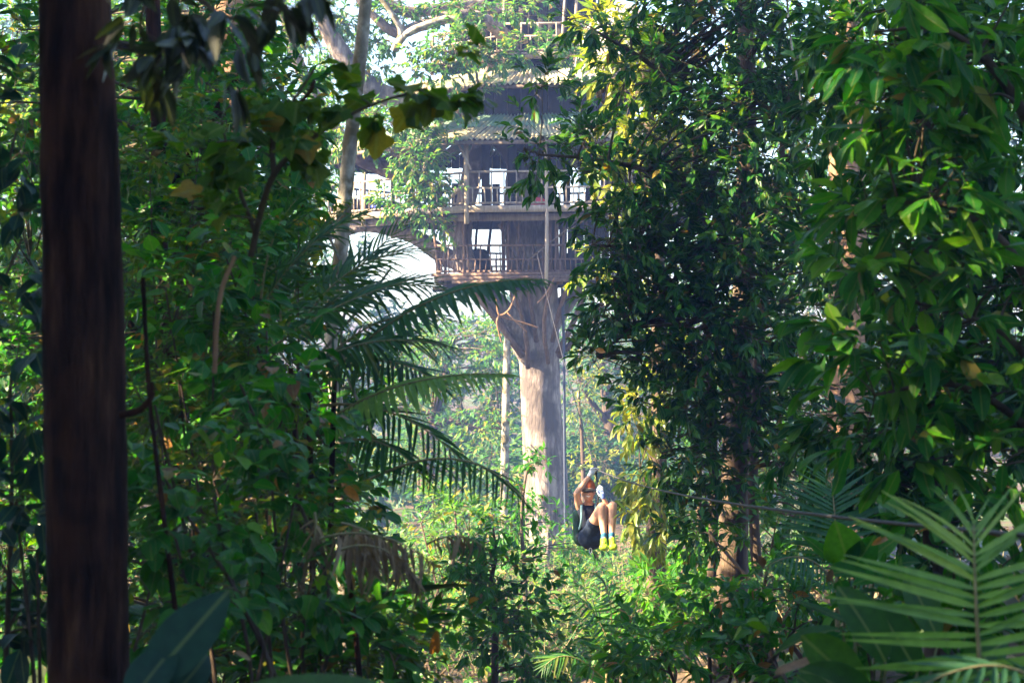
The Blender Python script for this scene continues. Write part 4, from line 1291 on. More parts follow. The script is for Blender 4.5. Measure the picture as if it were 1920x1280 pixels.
# pale slender tree in front of the treehouse
plant('tree', 'thin lichen spotted pale trunk crossing in front of the treehouse', 'tree', gpt(640, 15),
      [stem_to(655, 15, [(640, 900, 15, .050), (622, 640, 15, .055), (638, 480, 15, .056), (648, 360, 15, .057), (660, 240, 15, .055), (674, 120, 15, .052), (686, 0, 15, .049), (700, -200, 15, .045), (720, -700, 15, .03)], .07)],
      [blob(720, -330, 260, 130, 15, 1.2, 80)], 'ell', 5, .40, (.12, .18), 'leaf_shrub', bark='bark_pale', k=8, tw=(.2, .4), seed=52, branch_r=.012, sides=10)
# pale lianas
for j, rows in enumerate(([(612, 430, 11.5, .010), (640, 500, 11.5, .010), (652, 560, 11.5, .011), (640, 620, 11.5, .010), (650, 700, 11.5, .010), (690, 790, 11.4, .009)], [(735, 500, 11.6, .008), (690, 560, 11.6, .009), (620, 640, 11.6, .009), (570, 700, 11.5, .008)],
                          [(1474, -20, 18.5, .010), (1481, 60, 18.5, .010), (1490, 120, 18.5, .010), (1502, 190, 18.5, .009), (1514, 250, 18.6, .007)], [(268, 520, 6.6, .008), (280, 740, 6.6, .008), (306, 960, 6.6, .009), (330, 1150, 6.6, .010)],
                          [(402, 700, 6.2, .008), (412, 560, 6.2, .008), (440, 480, 6.2, .007)], [(512, 330, 6.6, .007), (514, 240, 6.6, .008), (575, 180, 6.6, .008), (590, 150, 6.6, .006)])):
    q = smooth_line(S(*rows), 30)
    lm2 = MB()
    tubes(lm2, q[:, :3], q[:, 3], 6, wob=.06)
    lab = ('pale twisting liana in front of the dark palm fronds', 'thin liana slanting across the white sky gap', 'thin white liana hanging in the dark right thicket', 'dark hanging vine just right of the dark trunk', 'reddish upright stem in the left shrubs', 'dark bent stem behind the lobed leaves')[j]
    tag(lm2.build('liana', M['bark_pale' if j < 3 else 'bark_dark' if j != 4 else 'bark_orange'], None, origin=q[-1, :3]), lab, 'liana')

# near shrubs with broad leaves
shrub('broad leaved bright shrub just right of the dark trunk, at lower left', 330, 7.0, [blob(300, 880, 70, 90, 7.0, .2, 10), blob(330, 1010, 80, 80, 6.9, .2, 12), blob(280, 1110, 60, 80, 6.9, .2, 9), blob(400, 930, 80, 80, 7.0, .2, 11), blob(420, 1060, 80, 70, 6.8, .2, 11), blob(290, 760, 60, 70, 7.1, .2, 7)], 60, kind='heart', rows=6, ratio=.68, L=(.065, .115), mat='leaf_shrub', k=7, tw=(.10, .22), branch_r=.008, clump=4, n_ind=299, twig='twig_green', petiole=.18, r0=.014, droop=.25, ldroop=.35, flat=.6, lev=.5)
shrub('broad leaved shrub below the palm fronds', 540, 7.6, [blob(500, 800, 80, 70, 7.6, .2, 11), blob(560, 900, 80, 80, 7.5, .2, 12), blob(480, 960, 70, 80, 7.5, .2, 11), blob(600, 1000, 60, 70, 7.6, .2, 9), blob(530, 1060, 80, 60, 7.4, .2, 11), blob(450, 720, 80, 60, 7.7, .2, 10)], 61, kind='heart', rows=6, ratio=.66, L=(.06, .105), mat='leaf_shrub', k=7, tw=(.10, .22), branch_r=.008, clump=4, n_ind=299, twig='twig_green', petiole=.18, r0=.014, droop=.25, ldroop=.35, flat=.6, lev=.5)
shrub('tangled shrub with narrow leaves at the bottom, right of the big blue leaf', 560, 8.2, [blob(520, 1150, 80, 60, 8.2, .25, 14), blob(600, 1130, 80, 60, 8.2, .25, 14), blob(470, 1220, 90, 50, 8.0, .25, 14), blob(640, 1220, 90, 60, 8.2, .25, 16), blob(740, 1240, 80, 50, 8.4, .25, 14), blob(560, 1250, 80, 40, 8.0, .2, 11), blob(700, 1160, 60, 50, 8.5, .25, 9)], 62, kind='ell', rows=6, ratio=.44, L=(.08, .14), mat='leaf_shrub', k=6, tw=(.12, .24), branch_r=.007, clump=4, n_ind=299, twig='twig', r0=.012)
shrub('mid green shrub in the middle of the left thicket', 430, 9.5, [blob(400, 560, 90, 80, 9.5, .3, 18), blob(500, 620, 80, 80, 9.4, .3, 16), blob(330, 660, 80, 80, 9.5, .3, 16), blob(420, 470, 90, 60, 9.6, .3, 16), blob(310, 540, 70, 70, 9.5, .3, 12), blob(560, 720, 60, 60, 9.4, .3, 11)], 63, kind='heart', rows=5, ratio=.58, L=(.09, .14), mat='leaf_shrub', k=6, tw=(.12, .24), branch_r=.008, clump=4, n_ind=299, twig='twig', r0=.014, petiole=.12, lev=.5)
shrub('shadowed shrub left of the dark trunk', 30, 7.0, [blob(30, 1150, 70, 100, 7, .2, 14), blob(30, 940, 60, 100, 7, .2, 12), blob(20, 700, 60, 110, 7, .2, 12), blob(40, 450, 60, 110, 7.2, .2, 10), blob(30, 250, 60, 100, 7.2, .2, 8), blob(70, 1040, 30, 80, 6.9, .15, 6)], 64, kind='ell', rows=5, ratio=.5, L=(.10, .16), mat='leaf_blue', k=5, tw=(.10, .24), branch_r=.008, clump=4, n_ind=250, r0=.014, petiole=.1)
shrub('fine leaved olive shrub filling the lower left thicket', 420, 9.0, [blob(300, 1000, 90, 90, 8.8, .3, 40), blob(420, 1130, 110, 90, 8.6, .3, 50), blob(320, 1200, 90, 80, 8.4, .3, 40), blob(520, 1130, 100, 90, 8.8, .3, 44), blob(620, 1080, 90, 80, 9.0, .3, 40), blob(400, 900, 100, 90, 9.0, .3, 44), blob(540, 960, 90, 80, 9.2, .3, 40), blob(640, 1200, 100, 70, 8.8, .3, 40), blob(300, 820, 80, 80, 9.2, .3, 36), blob(760, 1230, 70, 50, 9, .3, 24), blob(480, 1240, 100, 50, 8.4, .3, 34)], 67, kind='ell', rows=4, ratio=.46, L=(.05, .09), mat='leaf_olive', k=8, tw=(.12, .24), branch_r=.006, clump=5, n_ind=120, r0=.010, flat=.6, lev=.55)
shrub('fine leaved olive shrub filling the upper left thicket', 330, 10.5, [blob(280, 300, 90, 90, 10.5, .3, 36), blob(380, 230, 80, 80, 10.5, .3, 30), blob(270, 460, 80, 90, 10.4, .3, 36), blob(400, 400, 90, 80, 10.4, .3, 36), blob(480, 500, 90, 80, 10.2, .3, 36), blob(330, 600, 100, 90, 10.2, .3, 40), blob(460, 660, 100, 80, 10, .3, 40), blob(560, 420, 50, 70, 10.6, .3, 18), blob(300, 720, 80, 80, 10, .3, 36), blob(420, 780, 90, 80, 9.9, .3, 36), blob(40, 300, 70, 140, 10.5, .3, 40), blob(40, 620, 70, 140, 10.5, .3, 40), blob(40, 950, 70, 140, 10, .3, 40)], 68, kind='ell', rows=4, ratio=.44, L=(.055, .10), mat='leaf_olive', k=8, tw=(.12, .26), branch_r=.006, clump=5, n_ind=60, r0=.010, flat=.6, lev=.55)
# olive branch with lobed leaves
plant('branch', 'olive branch of broad lobed leaves crossing before the pale trunk', 'branch', P(470, 430, 6.6),
      [S((470, 480, 6.6, .012), (512, 330, 6.5, .010), (600, 250, 6.5, .008), (690, 200, 6.5, .006), (800, 165, 6.5, .004)), S((512, 330, 6.5, .009), (520, 240, 6.5, .007), (590, 130, 6.5, .004)), S((480, 440, 6.6, .009), (440, 330, 6.6, .007), (420, 250, 6.6, .004))],
      [blob(770, 170, 75, 40, 6.5, .12, 6), blob(690, 180, 60, 35, 6.5, .12, 4), blob(610, 210, 60, 60, 6.5, .12, 4), blob(550, 250, 60, 60, 6.5, .12, 3), blob(470, 290, 70, 60, 6.5, .12, 4), blob(540, 150, 60, 50, 6.5, .1, 4), blob(450, 390, 60, 50, 6.5, .1, 3), blob(390, 340, 60, 70, 6.6, .1, 3), blob(430, 250, 50, 50, 6.5, .1, 3)],
      'lobed', 5, 1., (.05, .095), 'leaf_olive', bark='twig', k=6, tw=(.06, .14), seed=65, n_ind=299, branch_r=.005, clump=2, twig='twig', sides=6, trunk_name='stem', droop=.25, flat=.7)
# dark hanging leaves at the top left
plant('branch', 'dark drooping long leaves hanging in at the top left', 'branch', P(360, -220, 4.6),
      [S((300, -260, 4.6, .012), (340, -60, 4.6, .010), (400, 20, 4.6, .007), (460, 40, 4.6, .004)), S((330, -120, 4.6, .008), (280, -20, 4.6, .006), (260, 60, 4.6, .003)), S((380, -160, 4.6, .008), (500, -60, 4.6, .006), (590, -20, 4.6, .003))],
      [blob(300, 60, 60, 40, 4.6, .08, 4), blob(360, 100, 60, 40, 4.6, .08, 4), blob(420, 60, 60, 40, 4.6, .08, 4), blob(310, 140, 40, 25, 4.6, .08, 3), blob(480, 20, 50, 20, 4.6, .08, 3), blob(540, 0, 60, 20, 4.6, .08, 4), blob(370, 20, 50, 30, 4.6, .08, 3), blob(270, 0, 40, 40, 4.6, .08, 3)],
      'lance', 7, .36, (.075, .125), 'leaf_blackish', bark='twig', k=5, tw=(.05, .10), seed=66, n_ind=299, branch_r=.005, clump=2, sides=6, trunk_name='stem', droop=1.3, flat=.2, whorl=.8)

# ------------------------------------------------------------------ the right leaf wall
R1 = 8.0
plant('tree', 'bright green tree with ribbed leaves filling the right edge', 'tree', gpt(1990, R1 + .4),
      [stem_to(2020, R1 + .4, [(2010, 1000, R1 + .4, .07), (2000, 500, R1 + .4, .065), (1990, 0, R1 + .4, .06), (1990, -1200, R1 + .6, .05), (2200, -3000, R1 + 1, .04)], .09),
       S((2000, 700, R1 + .4, .03), (1900, 480, R1 + .2, .022), (1760, 380, R1, .014), (1600, 400, R1 - .1, .006)), S((2000, 400, R1 + .4, .03), (1900, 180, R1 + .2, .022), (1780, 60, R1, .012), (1640, 60, R1, .006)),
       S((2005, 900, R1 + .4, .025), (1900, 780, R1 + .2, .018), (1780, 720, R1, .012), (1640, 740, R1, .006)), S((1985, -200, R1 + .4, .025), (1880, -60, R1 + .2, .018), (1700, 0, R1, .008)), S((2000, 850, R1 + .4, .02), (1900, 640, R1 + .1, .014), (1700, 560, R1, .008))],
      [blob(1800, 90, 110, 70, R1, .25, 15), blob(1680, 80, 80, 60, R1, .2, 9), blob(1640, 190, 65, 45, R1, .2, 8), blob(1760, 220, 110, 60, R1, .25, 14), blob(1880, 200, 70, 80, R1, .25, 10), blob(1860, 30, 80, 50, R1 + .1, .25, 10), blob(1700, 390, 90, 60, R1 - .05, .2, 12), blob(1610, 440, 65, 50, R1 - .05, .2, 8), blob(1820, 380, 100, 80, R1 + .1, .25, 13), blob(1700, 0, 90, 40, R1, .2, 8),
       blob(1720, 500, 100, 50, R1, .2, 12), blob(1850, 520, 90, 80, R1 + .1, .25, 13), blob(1620, 560, 70, 40, R1, .2, 7), blob(1700, 620, 100, 60, R1 + .1, .25, 13), blob(1840, 660, 100, 80, R1 + .1, .25, 14), blob(1640, 700, 80, 50, R1, .2, 9), blob(1740, 760, 110, 60, R1 + .1, .25, 14), blob(1870, 800, 80, 80, R1 + .1, .25, 12), blob(1660, 850, 80, 50, R1 + .2, .2, 9), blob(1800, 880, 100, 50, R1 + .1, .2, 11),
       (np.array([7.5, 9, 8.5]), np.array([2, 3, 1.4]), 24)],
      'ell', 8, .38, (.085, .20), 'leaf_near', bark='bark_brown', k=7, tw=(.10, .24), seed=70, n_ind=300, branch_r=.009, clump=4, whorl=.75, flat=.35, droop=.55, twig='twig', ldroop=.35, wave=.12)
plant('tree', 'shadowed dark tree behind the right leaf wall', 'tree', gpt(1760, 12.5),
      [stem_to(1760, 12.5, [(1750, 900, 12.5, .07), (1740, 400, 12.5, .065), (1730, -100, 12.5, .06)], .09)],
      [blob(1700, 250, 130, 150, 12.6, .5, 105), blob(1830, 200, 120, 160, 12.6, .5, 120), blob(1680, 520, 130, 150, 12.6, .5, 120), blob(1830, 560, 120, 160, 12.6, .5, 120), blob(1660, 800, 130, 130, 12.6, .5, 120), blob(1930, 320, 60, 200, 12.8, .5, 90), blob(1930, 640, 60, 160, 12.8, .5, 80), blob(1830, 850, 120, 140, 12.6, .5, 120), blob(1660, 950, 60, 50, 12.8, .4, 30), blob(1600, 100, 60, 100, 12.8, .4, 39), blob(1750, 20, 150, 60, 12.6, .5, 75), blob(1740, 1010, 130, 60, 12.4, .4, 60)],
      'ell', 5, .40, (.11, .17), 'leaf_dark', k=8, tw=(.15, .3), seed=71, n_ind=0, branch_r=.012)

# ------------------------------------------------------------------ palms
PT = {}


def leaflet_tpl(ratio):
    return tpl('strap', 8, ratio, .5, .22, 0., 3)


def frond(root, a, b, c, n, Ll, mat, hang=.3, face=(0, 0, 1), open0=80, open1=25, ratio=.085, r0=.010, start=.12, rachis='rachis', jit=.06, seed=0, drop=0.0, oexp=1.3):
    """a frond: rachis a-b-c (base, control, tip), n leaflet pairs"""
    rng = np.random.default_rng(seed + 900)
    base = np.array(root.location)
    q = bez(a, b, c, 22)[0]
    m = MB()
    tubes(m, q, np.linspace(r0, r0 * .25, 22), 5)
    fr = m.build('frond', M[rachis], root)
    T = leaflet_tpl(ratio)
    ms = leaf_meshes(T, M[mat])
    tt = np.linspace(start, 1.0, n)
    tan = nrm(np.gradient(q, axis=0))
    for i, t in enumerate(tt):
        f = t * 21
        k0 = min(int(f), 20)
        p = q[k0] + (q[k0 + 1] - q[k0]) * (f - k0)
        tg = tan[k0]
        nn = nrm(np.asarray(face, float) - np.dot(face, tg) * tg)
        sd_ = np.cross(tg, nn)
        ang = math.radians(open0 + (open1 - open0) * t ** oexp)
        ln = Ll * (.55 + .45 * math.sin(math.pi * min(1, t * .95) ** .8)) * (1 - .42 * t ** 4)
        for s in (-1, 1):
            if rng.random() < drop: continue
            a_ = ang + rng.normal() * jit
            d = tg * math.cos(a_) + s * sd_ * math.sin(a_)
            d = nrm(d + np.array([0, 0, -hang]) * rng.uniform(.7, 1.3) + nn * .12)
            up = nrm(nn + s * sd_ * -.25 + rng.normal(size=3) * .12)
            R = frames(d[None], up[None])[0]
            o = bpy.data.objects.new('leaflet', ms[int(rng.integers(0, 3))])
            COL.objects.link(o)
            o.parent = fr
            L_ = ln * rng.uniform(.9, 1.06) * (rng.uniform(.55, 1.1) if drop else 1)
            if drop: up = nrm(up + rng.normal(size=3) * .7); d = nrm(d + rng.normal(size=3) * .22); R = frames(d[None], up[None])[0]
            set_rot(o, R, p - base, (L_ * rng.uniform(.9, 1.15), L_, L_))
    return fr


def palm(label, base, group=None, name='palm'):
    r = empty(name, base)
    return tag(r, label, 'palm', group)


def stalk(root, a, b, c, r0, r1, mat='rachis', name='stalk'):
    m = MB()
    tubes(m, bez(a, b, c, 14)[0], np.linspace(r0, r1, 14), 7)
    return m.build(name, M[mat], root)


# large pale frond at the lower right
pr = palm('large pale green palm frond close at the lower right corner', gpt(1850, 5.0))
stalk(pr, gpt(1850, 5.0), P(1846, 1700, 5.0), P(1838, 1262, 5.0), .010, .008)
frond(pr, P(1840, 1290, 5.0), P(1826, 1110, 4.95), P(1826, 984, 5.08), 19, .39, 'palm_pale', hang=.03, face=(0, -1, .35), open0=84, open1=12, ratio=.054, r0=.0075, start=.02, seed=1, oexp=2.6, jit=.11)
frond(pr, P(1990, 1330, 4.9), P(1900, 1180, 4.8), P(1700, 1300, 4.8), 14, .22, 'palm_teal', hang=.5, face=(0, -.5, 1), r0=.006, seed=2)
# teal frond further back
pb_ = palm('small teal palm frond standing behind the cable at right', gpt(1570, 11.5))
stalk(pb_, gpt(1570, 11.5), P(1572, 1250, 11.5), P(1569, 1064, 11.5), .016, .012)
frond(pb_, P(1569, 1068, 11.5), P(1568, 960, 11.5), P(1556, 884, 11.7), 26, .40, 'palm_teal', hang=.12, face=(0, -1, .3), open0=82, open1=28, ratio=.055, r0=.008, start=.02, seed=3)
frond(pb_, P(1575, 1110, 11.5), P(1520, 1010, 11.4), P(1440, 1060, 11.3), 18, .28, 'palm_teal', hang=.5, face=(0, -.3, 1), ratio=.06, seed=4)
frond(pb_, P(1575, 1110, 11.5), P(1600, 1060, 11.4), P(1650, 1110, 11.2), 16, .26, 'palm_teal', hang=.5, face=(0, -.3, 1), ratio=.06, seed=5)
# the palm in front of the sky gap
PY = 10.5
pc = palm('dark palm with arching fronds against the white sky gap', gpt(600, PY))
for x0, x1 in ((590, 575), (615, 628), (570, 545)):
    stalk(pc, gpt(x0, PY), P(x0, 1000, PY), P(x1, 690, PY), .022, .014, 'bark_dark')
fr_list = [((620, 700), (800, 515), (1012, 524), 10.2, 9.4, 34, .25, .5), ((600, 800), (740, 690), (955, 702), 10.0, 9.3, 32, .22, .55), ((690, 900), (880, 800), (988, 945), 9.8, 9.2, 24, .26, .7),
           ((590, 700), (700, 560), (850, 600), 10.6, 10.6, 24, .34, .55), ((570, 640), (690, 500), (835, 545), 10.8, 10.6, 24, .36, .35), ((560, 620), (640, 470), (800, 470), 10.8, 10.8, 24, .36, .2),
           ((540, 620), (560, 470), (640, 395), 10.8, 10.6, 22, .34, .1), ((530, 640), (520, 500), (500, 420), 10.6, 10.4, 22, .34, .1), ((600, 700), (740, 640), (830, 730), 10.4, 10.0, 24, .32, .7),
           ((600, 760), (760, 740), (880, 880), 10.2, 9.8, 24, .30, .7), ((540, 680), (450, 560), (380, 600), 10.5, 10.3, 20, .32, .4), ((640, 830), (720, 800), (800, 900), 10.0, 9.7, 20, .26, .8), ((560, 640), (640, 520), (760, 420), 11.0, 11.2, 24, .36, .15), ((600, 720), (660, 640), (760, 640), 10.2, 10.0, 22, .30, .6), ((480, 600), (560, 440), (690, 400), 10.4, 10.2, 24, .36, .25), ((500, 660), (620, 560), (790, 520), 10.0, 9.9, 26, .36, .3), ((490, 560), (500, 430), (560, 370), 10.3, 10.0, 22, .32, .2), ((560, 700), (680, 610), (840, 650), 9.9, 9.7, 26, .34, .45)]
for i, (a, b, c, Ya, Yc, n_, Ll, hg) in enumerate(fr_list):
    frond(pc, P(*a, Ya), P(*b, (Ya + Yc) / 2), P(*c, Yc), n_, Ll, ('palm_teal', 'palm_pale')[i] if i < 2 else 'palm_dark', hang=hg * (.6 if i > 2 else 1), face=(0, -.75 if i < 2 else -.35, 1), ratio=.135 if i < 2 else .066, r0=.008, seed=20 + i, open0=60 if i < 2 else 72, open1=22 if i < 2 else 30)  # first two fronds get brighter leaf colours in place of light on them
# withered fronds
pd = palm('withered tan palm fronds hanging below the dark palm', gpt(690, 7.9))
stalk(pd, gpt(690, 7.9), P(690, 1250, 7.9), P(640, 1000, 7.9), .016, .010, 'bark_dark')
for i, (a, b, c, Y, n_, Ll) in enumerate((((600, 1010), (700, 975), (810, 1050), 7.4, 20, .24), ((800, 1020), (860, 985), (916, 1030), 8.6, 14, .15), ((640, 980), (740, 1000), (790, 1110), 7.6, 16, .20), ((590, 960), (600, 1010), (560, 1100), 7.5, 12, .18), ((640, 1030), (690, 1010), (740, 1040), 7.2, 14, .22))):
    frond(pd, P(*a, Y), P(*b, Y - .05), P(*c, Y - .1), n_, Ll, 'leaf_dry', hang=1.9, face=(0, -.4, 1), ratio=.12, r0=.006, seed=60 + i, jit=.2, drop=.1)
# frond tips low in the clearing
pq = palm('feathery palm fronds low in the clearing under the rider', gpt(1130, 15))
stalk(pq, gpt(1130, 15), P(1130, 1330, 15), P(1140, 1240, 15), .014, .010, 'rachis')
for i, (a, b, c, n_, Ll) in enumerate((((1150, 1260), (1140, 1140), (1060, 1110), 18, .26), ((1150, 1240), (1210, 1150), (1260, 1190), 18, .28), ((1140, 1250), (1160, 1110), (1120, 1080), 18, .24), ((1130, 1270), (1060, 1200), (1020, 1250), 16, .26), ((1160, 1270), (1260, 1190), (1340, 1230), 18, .28))):
    frond(pq, P(*a, 15), P(*b, 14.9), P(*c, 14.8), n_, Ll, 'palm_dark', hang=.4, face=(0, -.4, 1), ratio=.09, r0=.007, seed=80 + i)

# ------------------------------------------------------------------ big single leaves


def big_leaves(name, label, cat, base, leaves, mat, bark='twig_green', rows=12):
    """leaves: (base px,py, tip px,py, Y, ratio, up, kind)"""
    root = empty(name, base)
    tag(root, label, cat)
    b0 = np.array(base, float)
    for j, (x0, y0, x1, y1, Y0, Y1, ratio, up, kind) in enumerate(leaves):
        p, q = P(x0, y0, Y0), P(x1, y1, Y1)
        d = q - p
        Ln = np.linalg.norm(d)
        T = tpl(kind, rows, ratio, .35, .30, .05, 3)
        o = bpy.data.objects.new('leaf', leaf_meshes(T, M[mat])[j % 3])
        COL.objects.link(o)
        o.parent = root
        R = frames(d[None], np.array([up], float))[0]
        set_rot(o, R, p - b0, (Ln, Ln, Ln))
        mid = (b0 + p) / 2 + np.array([0, 0, .1])
        m = MB()
        tubes(m, bez(b0, mid, p, 9)[0], np.linspace(.010, .005, 9), 6)
        m.build('stalk', M[bark], root)
    return root


big_leaves('broadleaf_plant', 'huge dark bluish leaf rising at the bottom beside the dark trunk', 'plant', gpt(300, 4.4),
           [(262, 1300, 430, 1096, 4.4, 4.55, .40, (-.4, -1, -.15), 'ell'), (236, 1330, 330, 1190, 4.35, 4.45, .48, (-.2, -1, .0), 'ell'), (300, 1330, 410, 1215, 4.45, 4.5, .42, (.3, -1, .1), 'ell')], 'leaf_blue')
big_leaves('broadleaf_plant', 'blurred bright green leaf lying along the bottom edge', 'plant', gpt(560, 4.0),
           [(740, 1296, 470, 1268, 4.0, 4.0, .26, (0, -.5, 1), 'ell'), (760, 1320, 560, 1290, 3.9, 3.9, .3, (0, -.5, 1), 'ell')], 'leaf_big')
big_leaves('broadleaf_plant', 'single dark strap leaf reaching right over the clearing', 'plant', gpt(690, 8.6),
           [(690, 1128, 880, 1078, 8.6, 8.3, .20, (-.2, .6, 1), 'lance')], 'leaf_blackish')
big_leaves('broadleaf_plant', 'bright heart leaved plant under the cable at right', 'plant', gpt(1620, 9.0),
           [(1590, 1052, 1566, 978, 9.0, 8.9, .85, (-.3, -1, .4), 'heart'), (1602, 1060, 1640, 1010, 9.0, 8.9, .8, (.3, -1, .6), 'heart'), (1600, 1040, 1612, 990, 9.1, 9.2, .7, (0, -1, .6), 'heart'), (1640, 1040, 1690, 1000, 9.1, 9.0, .7, (.3, -.8, .8), 'heart'), (1570, 1060, 1510, 1000, 9, 9, .28, (0, -1, .4), 'lance'), (1660, 980, 1665, 925, 9.2, 9.3, .6, (.2, -1, .4), 'heart'), (1690, 1010, 1652, 960, 9.2, 9.2, .6, (-.2, -1, .5), 'heart'), (1620, 1075, 1560, 1062, 8.9, 8.8, .7, (-.1, -.7, .8), 'heart'), (1680, 1060, 1730, 1040, 9, 9, .6, (.2, -.6, .8), 'heart'), (1700, 960, 1640, 930, 9.3, 9.2, .5, (0, -.8, .6), 'heart')], 'leaf_heart')
big_leaves('broadleaf_plant', 'dark broad paddle leaves at the bottom, left of the pale frond', 'plant', gpt(1640, 6.2),
           [(1620, 1300, 1510, 1190, 6.2, 6.1, .55, (.2, -1, .5), 'ell'), (1660, 1240, 1585, 1090, 6.3, 6.3, .50, (.3, -1, .3), 'ell'), (1640, 1330, 1530, 1240, 6.1, 6, .5, (.1, -1, .6), 'ell'), (1720, 1260, 1640, 1120, 6.4, 6.4, .5, (.2, -1, .4), 'ell'), (1560, 1320, 1500, 1262, 6, 6, .6, (.2, -1, .4), 'ell'), (1580, 1180, 1450, 1180, 6.3, 6.2, .22, (0, -.5, 1), 'lance'), (1600, 1170, 1490, 1118, 6.6, 6.6, .2, (0, -.6, 1), 'lance'), (1760, 1200, 1700, 1060, 6.6, 6.7, .42, (-.1, -1, .4), 'ell'), (1780, 1290, 1900, 1180, 6.5, 6.5, .42, (-.1, -1, .4), 'ell')], 'leaf_big')
big_leaves('broadleaf_plant', 'upright paddle leaves glowing in the sun at the bottom of the clearing', 'plant', gpt(1190, 17),
           [(1180, 1262, 1182, 1170, 17, 17, .45, (0, -1, .3), 'ell'), (1190, 1270, 1215, 1190, 17, 16.9, .4, (.4, -1, .3), 'ell'), (1170, 1270, 1140, 1205, 17, 16.9, .4, (-.4, -1, .3), 'ell'), (1200, 1280, 1250, 1230, 17, 16.8, .4, (.2, -1, .7), 'ell'), (1160, 1290, 1100, 1250, 17, 16.8, .38, (-.2, -1, .7), 'ell')], 'leaf_near')
shrub('low dark shrubs under the pale frond at the lower right', 1760, 7.5, [blob(1700, 1090, 80, 60, 7.5, .2, 12), blob(1790, 1050, 80, 60, 7.5, .2, 12), blob(1880, 1060, 60, 70, 7.5, .2, 10), blob(1720, 1200, 100, 60, 7.3, .2, 14), blob(1860, 1200, 80, 70, 7.3, .2, 12), blob(1560, 1250, 70, 40, 7.6, .2, 9), blob(1790, 1270, 100, 40, 7.2, .2, 12), blob(1450, 1240, 80, 50, 8.4, .2, 10), blob(1610, 1150, 80, 50, 8, .2, 10)], 72, kind='ell', rows=6, ratio=.46, L=(.08, .14), mat='leaf_shrub', k=6, tw=(.10, .22), branch_r=.007, clump=4, n_ind=299, r0=.012)

# loose dead leaves caught in the plants
for j, (x0, y0, x1, y1, Y, ratio, up, mat, lab) in enumerate(((1545, 1238, 1452, 1254, 6.2, .34, (.1, -.6, 1), 'leaf_brown', 'curled dry brown leaf lying on the dark paddle leaves'), (1560, 1066, 1552, 1094, 8.6, .5, (0, -1, .3), 'leaf_dry', 'small tan dead leaf hanging under the heart leaved plant'),
                                                             (1634, 1022, 1672, 1000, 8.6, .36, (.2, -1, .5), 'leaf_orange', 'orange yellow dying leaf under the cable'), (1622, 1090, 1646, 1064, 7.6, .4, (.4, -1, .4), 'leaf_brown', 'dark red curled leaf left of the pale frond'),
                                                             (470, 1238, 440, 1216, 6.6, .34, (.1, -1, .7), 'leaf_dry', 'pale dry leaf near the bottom left'), (356, 1250, 376, 1226, 5.2, .5, (0, -1, .4), 'leaf_orange', 'small orange leaf at the very bottom left'),
                                                             (640, 905, 675, 940, 8.0, .36, (0, -1, .3), 'leaf_orange', 'long orange leaf in front of the dark palm'), (1420, 1040, 1438, 1066, 8, .5, (0, -1, .4), 'leaf_brown', 'brown leaf caught before the right thicket trunks'),
                                                             (820, 1180, 812, 1240, 8.4, .42, (0, -1, .2), 'leaf_orange', 'hanging orange brown leaf at bottom centre left'), (1116, 655, 1136, 660, 18.6, .5, (0, -1, .4), 'leaf_orange', 'orange leaf at the left tip of the right thicket'))):
    p, q = P(x0, y0, Y), P(x1, y1, Y)
    d = q - p
    Ln = float(np.linalg.norm(d))
    T = tpl('ell', 10, ratio, .7, .45, .25, 3)
    o = link('dead_leaf', leaf_meshes(T, M[mat])[j % 3])
    set_rot(o, frames(d[None], np.array([up], float))[0], p, (Ln, Ln, Ln))
    tag(o, lab, 'leaf')
# ------------------------------------------------------------------ zipline, rider
PYY = 25.0


def J(pxx, pyy, dy=0.0):
    return P(pxx, pyy, PYY) + np.array([0, dy, 0])


M['steel'] = plain('steel', (.030, .028, .034), .6, .3)
pul = J(1116, 878, 0)
cm_ = MB()
far_end = P(1002, 452, 48.0)
near_end = P(1920, 1003, 5.0)
back = near_end + (near_end - pul) * .33
s_ = np.linspace(0, 1, 40)[:, None]
c1 = pul + (near_end - pul) * s_ - np.array([0, 0, 1]) * .09 * 4 * s_ * (1 - s_)
c0 = far_end + (pul - far_end) * s_ - np.array([0, 0, 1]) * .18 * 4 * s_ * (1 - s_)
c2 = near_end + (back - near_end) * np.linspace(.1, 1, 6)[:, None]
cc_ = np.concatenate([c0, c1[1:], c2])
tubes(cm_, cc_, np.full(len(cc_), .0070), 7)
tag(cm_.build('zipline_cable', M['steel'], None, origin=far_end), 'dark steel zipline cable running from treehouse past the rider to lower right', 'cable')
# the second rope slanting from the upper deck down to the lower one
rm = MB()
q = smooth_line([P(1165, 372, 46.3), P(1085, 420, 46.6), P(1010, 470, 47.0), P(994, 486, 47.2)], 14)
tubes(rm, q, np.full(14, .012), 5)
tag(rm.build('rope', M['twig'], None, origin=q[0]), 'rope slanting from upper deck railing to the lower deck', 'rope')


def ico():
    import bmesh
    b = bmesh.new()
    bmesh.ops.create_icosphere(b, subdivisions=3, radius=1.0)
    v = np.array([x.co[:] for x in b.verts])
    f = np.array([[q.index for q in p.verts] for p in b.faces])
    b.free()
    return v, f


ICO = ico()


def capsule(mb, a, b, r0, r1=None, sq=(1, 1, 1)):
    """tapered capsule; the hull of two balls"""
    r1 = r0 if r1 is None else r1
    a, b = np.asarray(a, float), np.asarray(b, float)
    d = b - a
    L_ = np.linalg.norm(d)
    ax = d / L_ if L_ > 1e-6 else np.array([0, 0, 1.0])
    v, f = ICO
    h = v @ ax
    side = (h > 0)[:, None]
    out = np.where(side, b + v * r1 * np.asarray(sq), a + v * r0 * np.asarray(sq))
    mb.add(out, None, f)


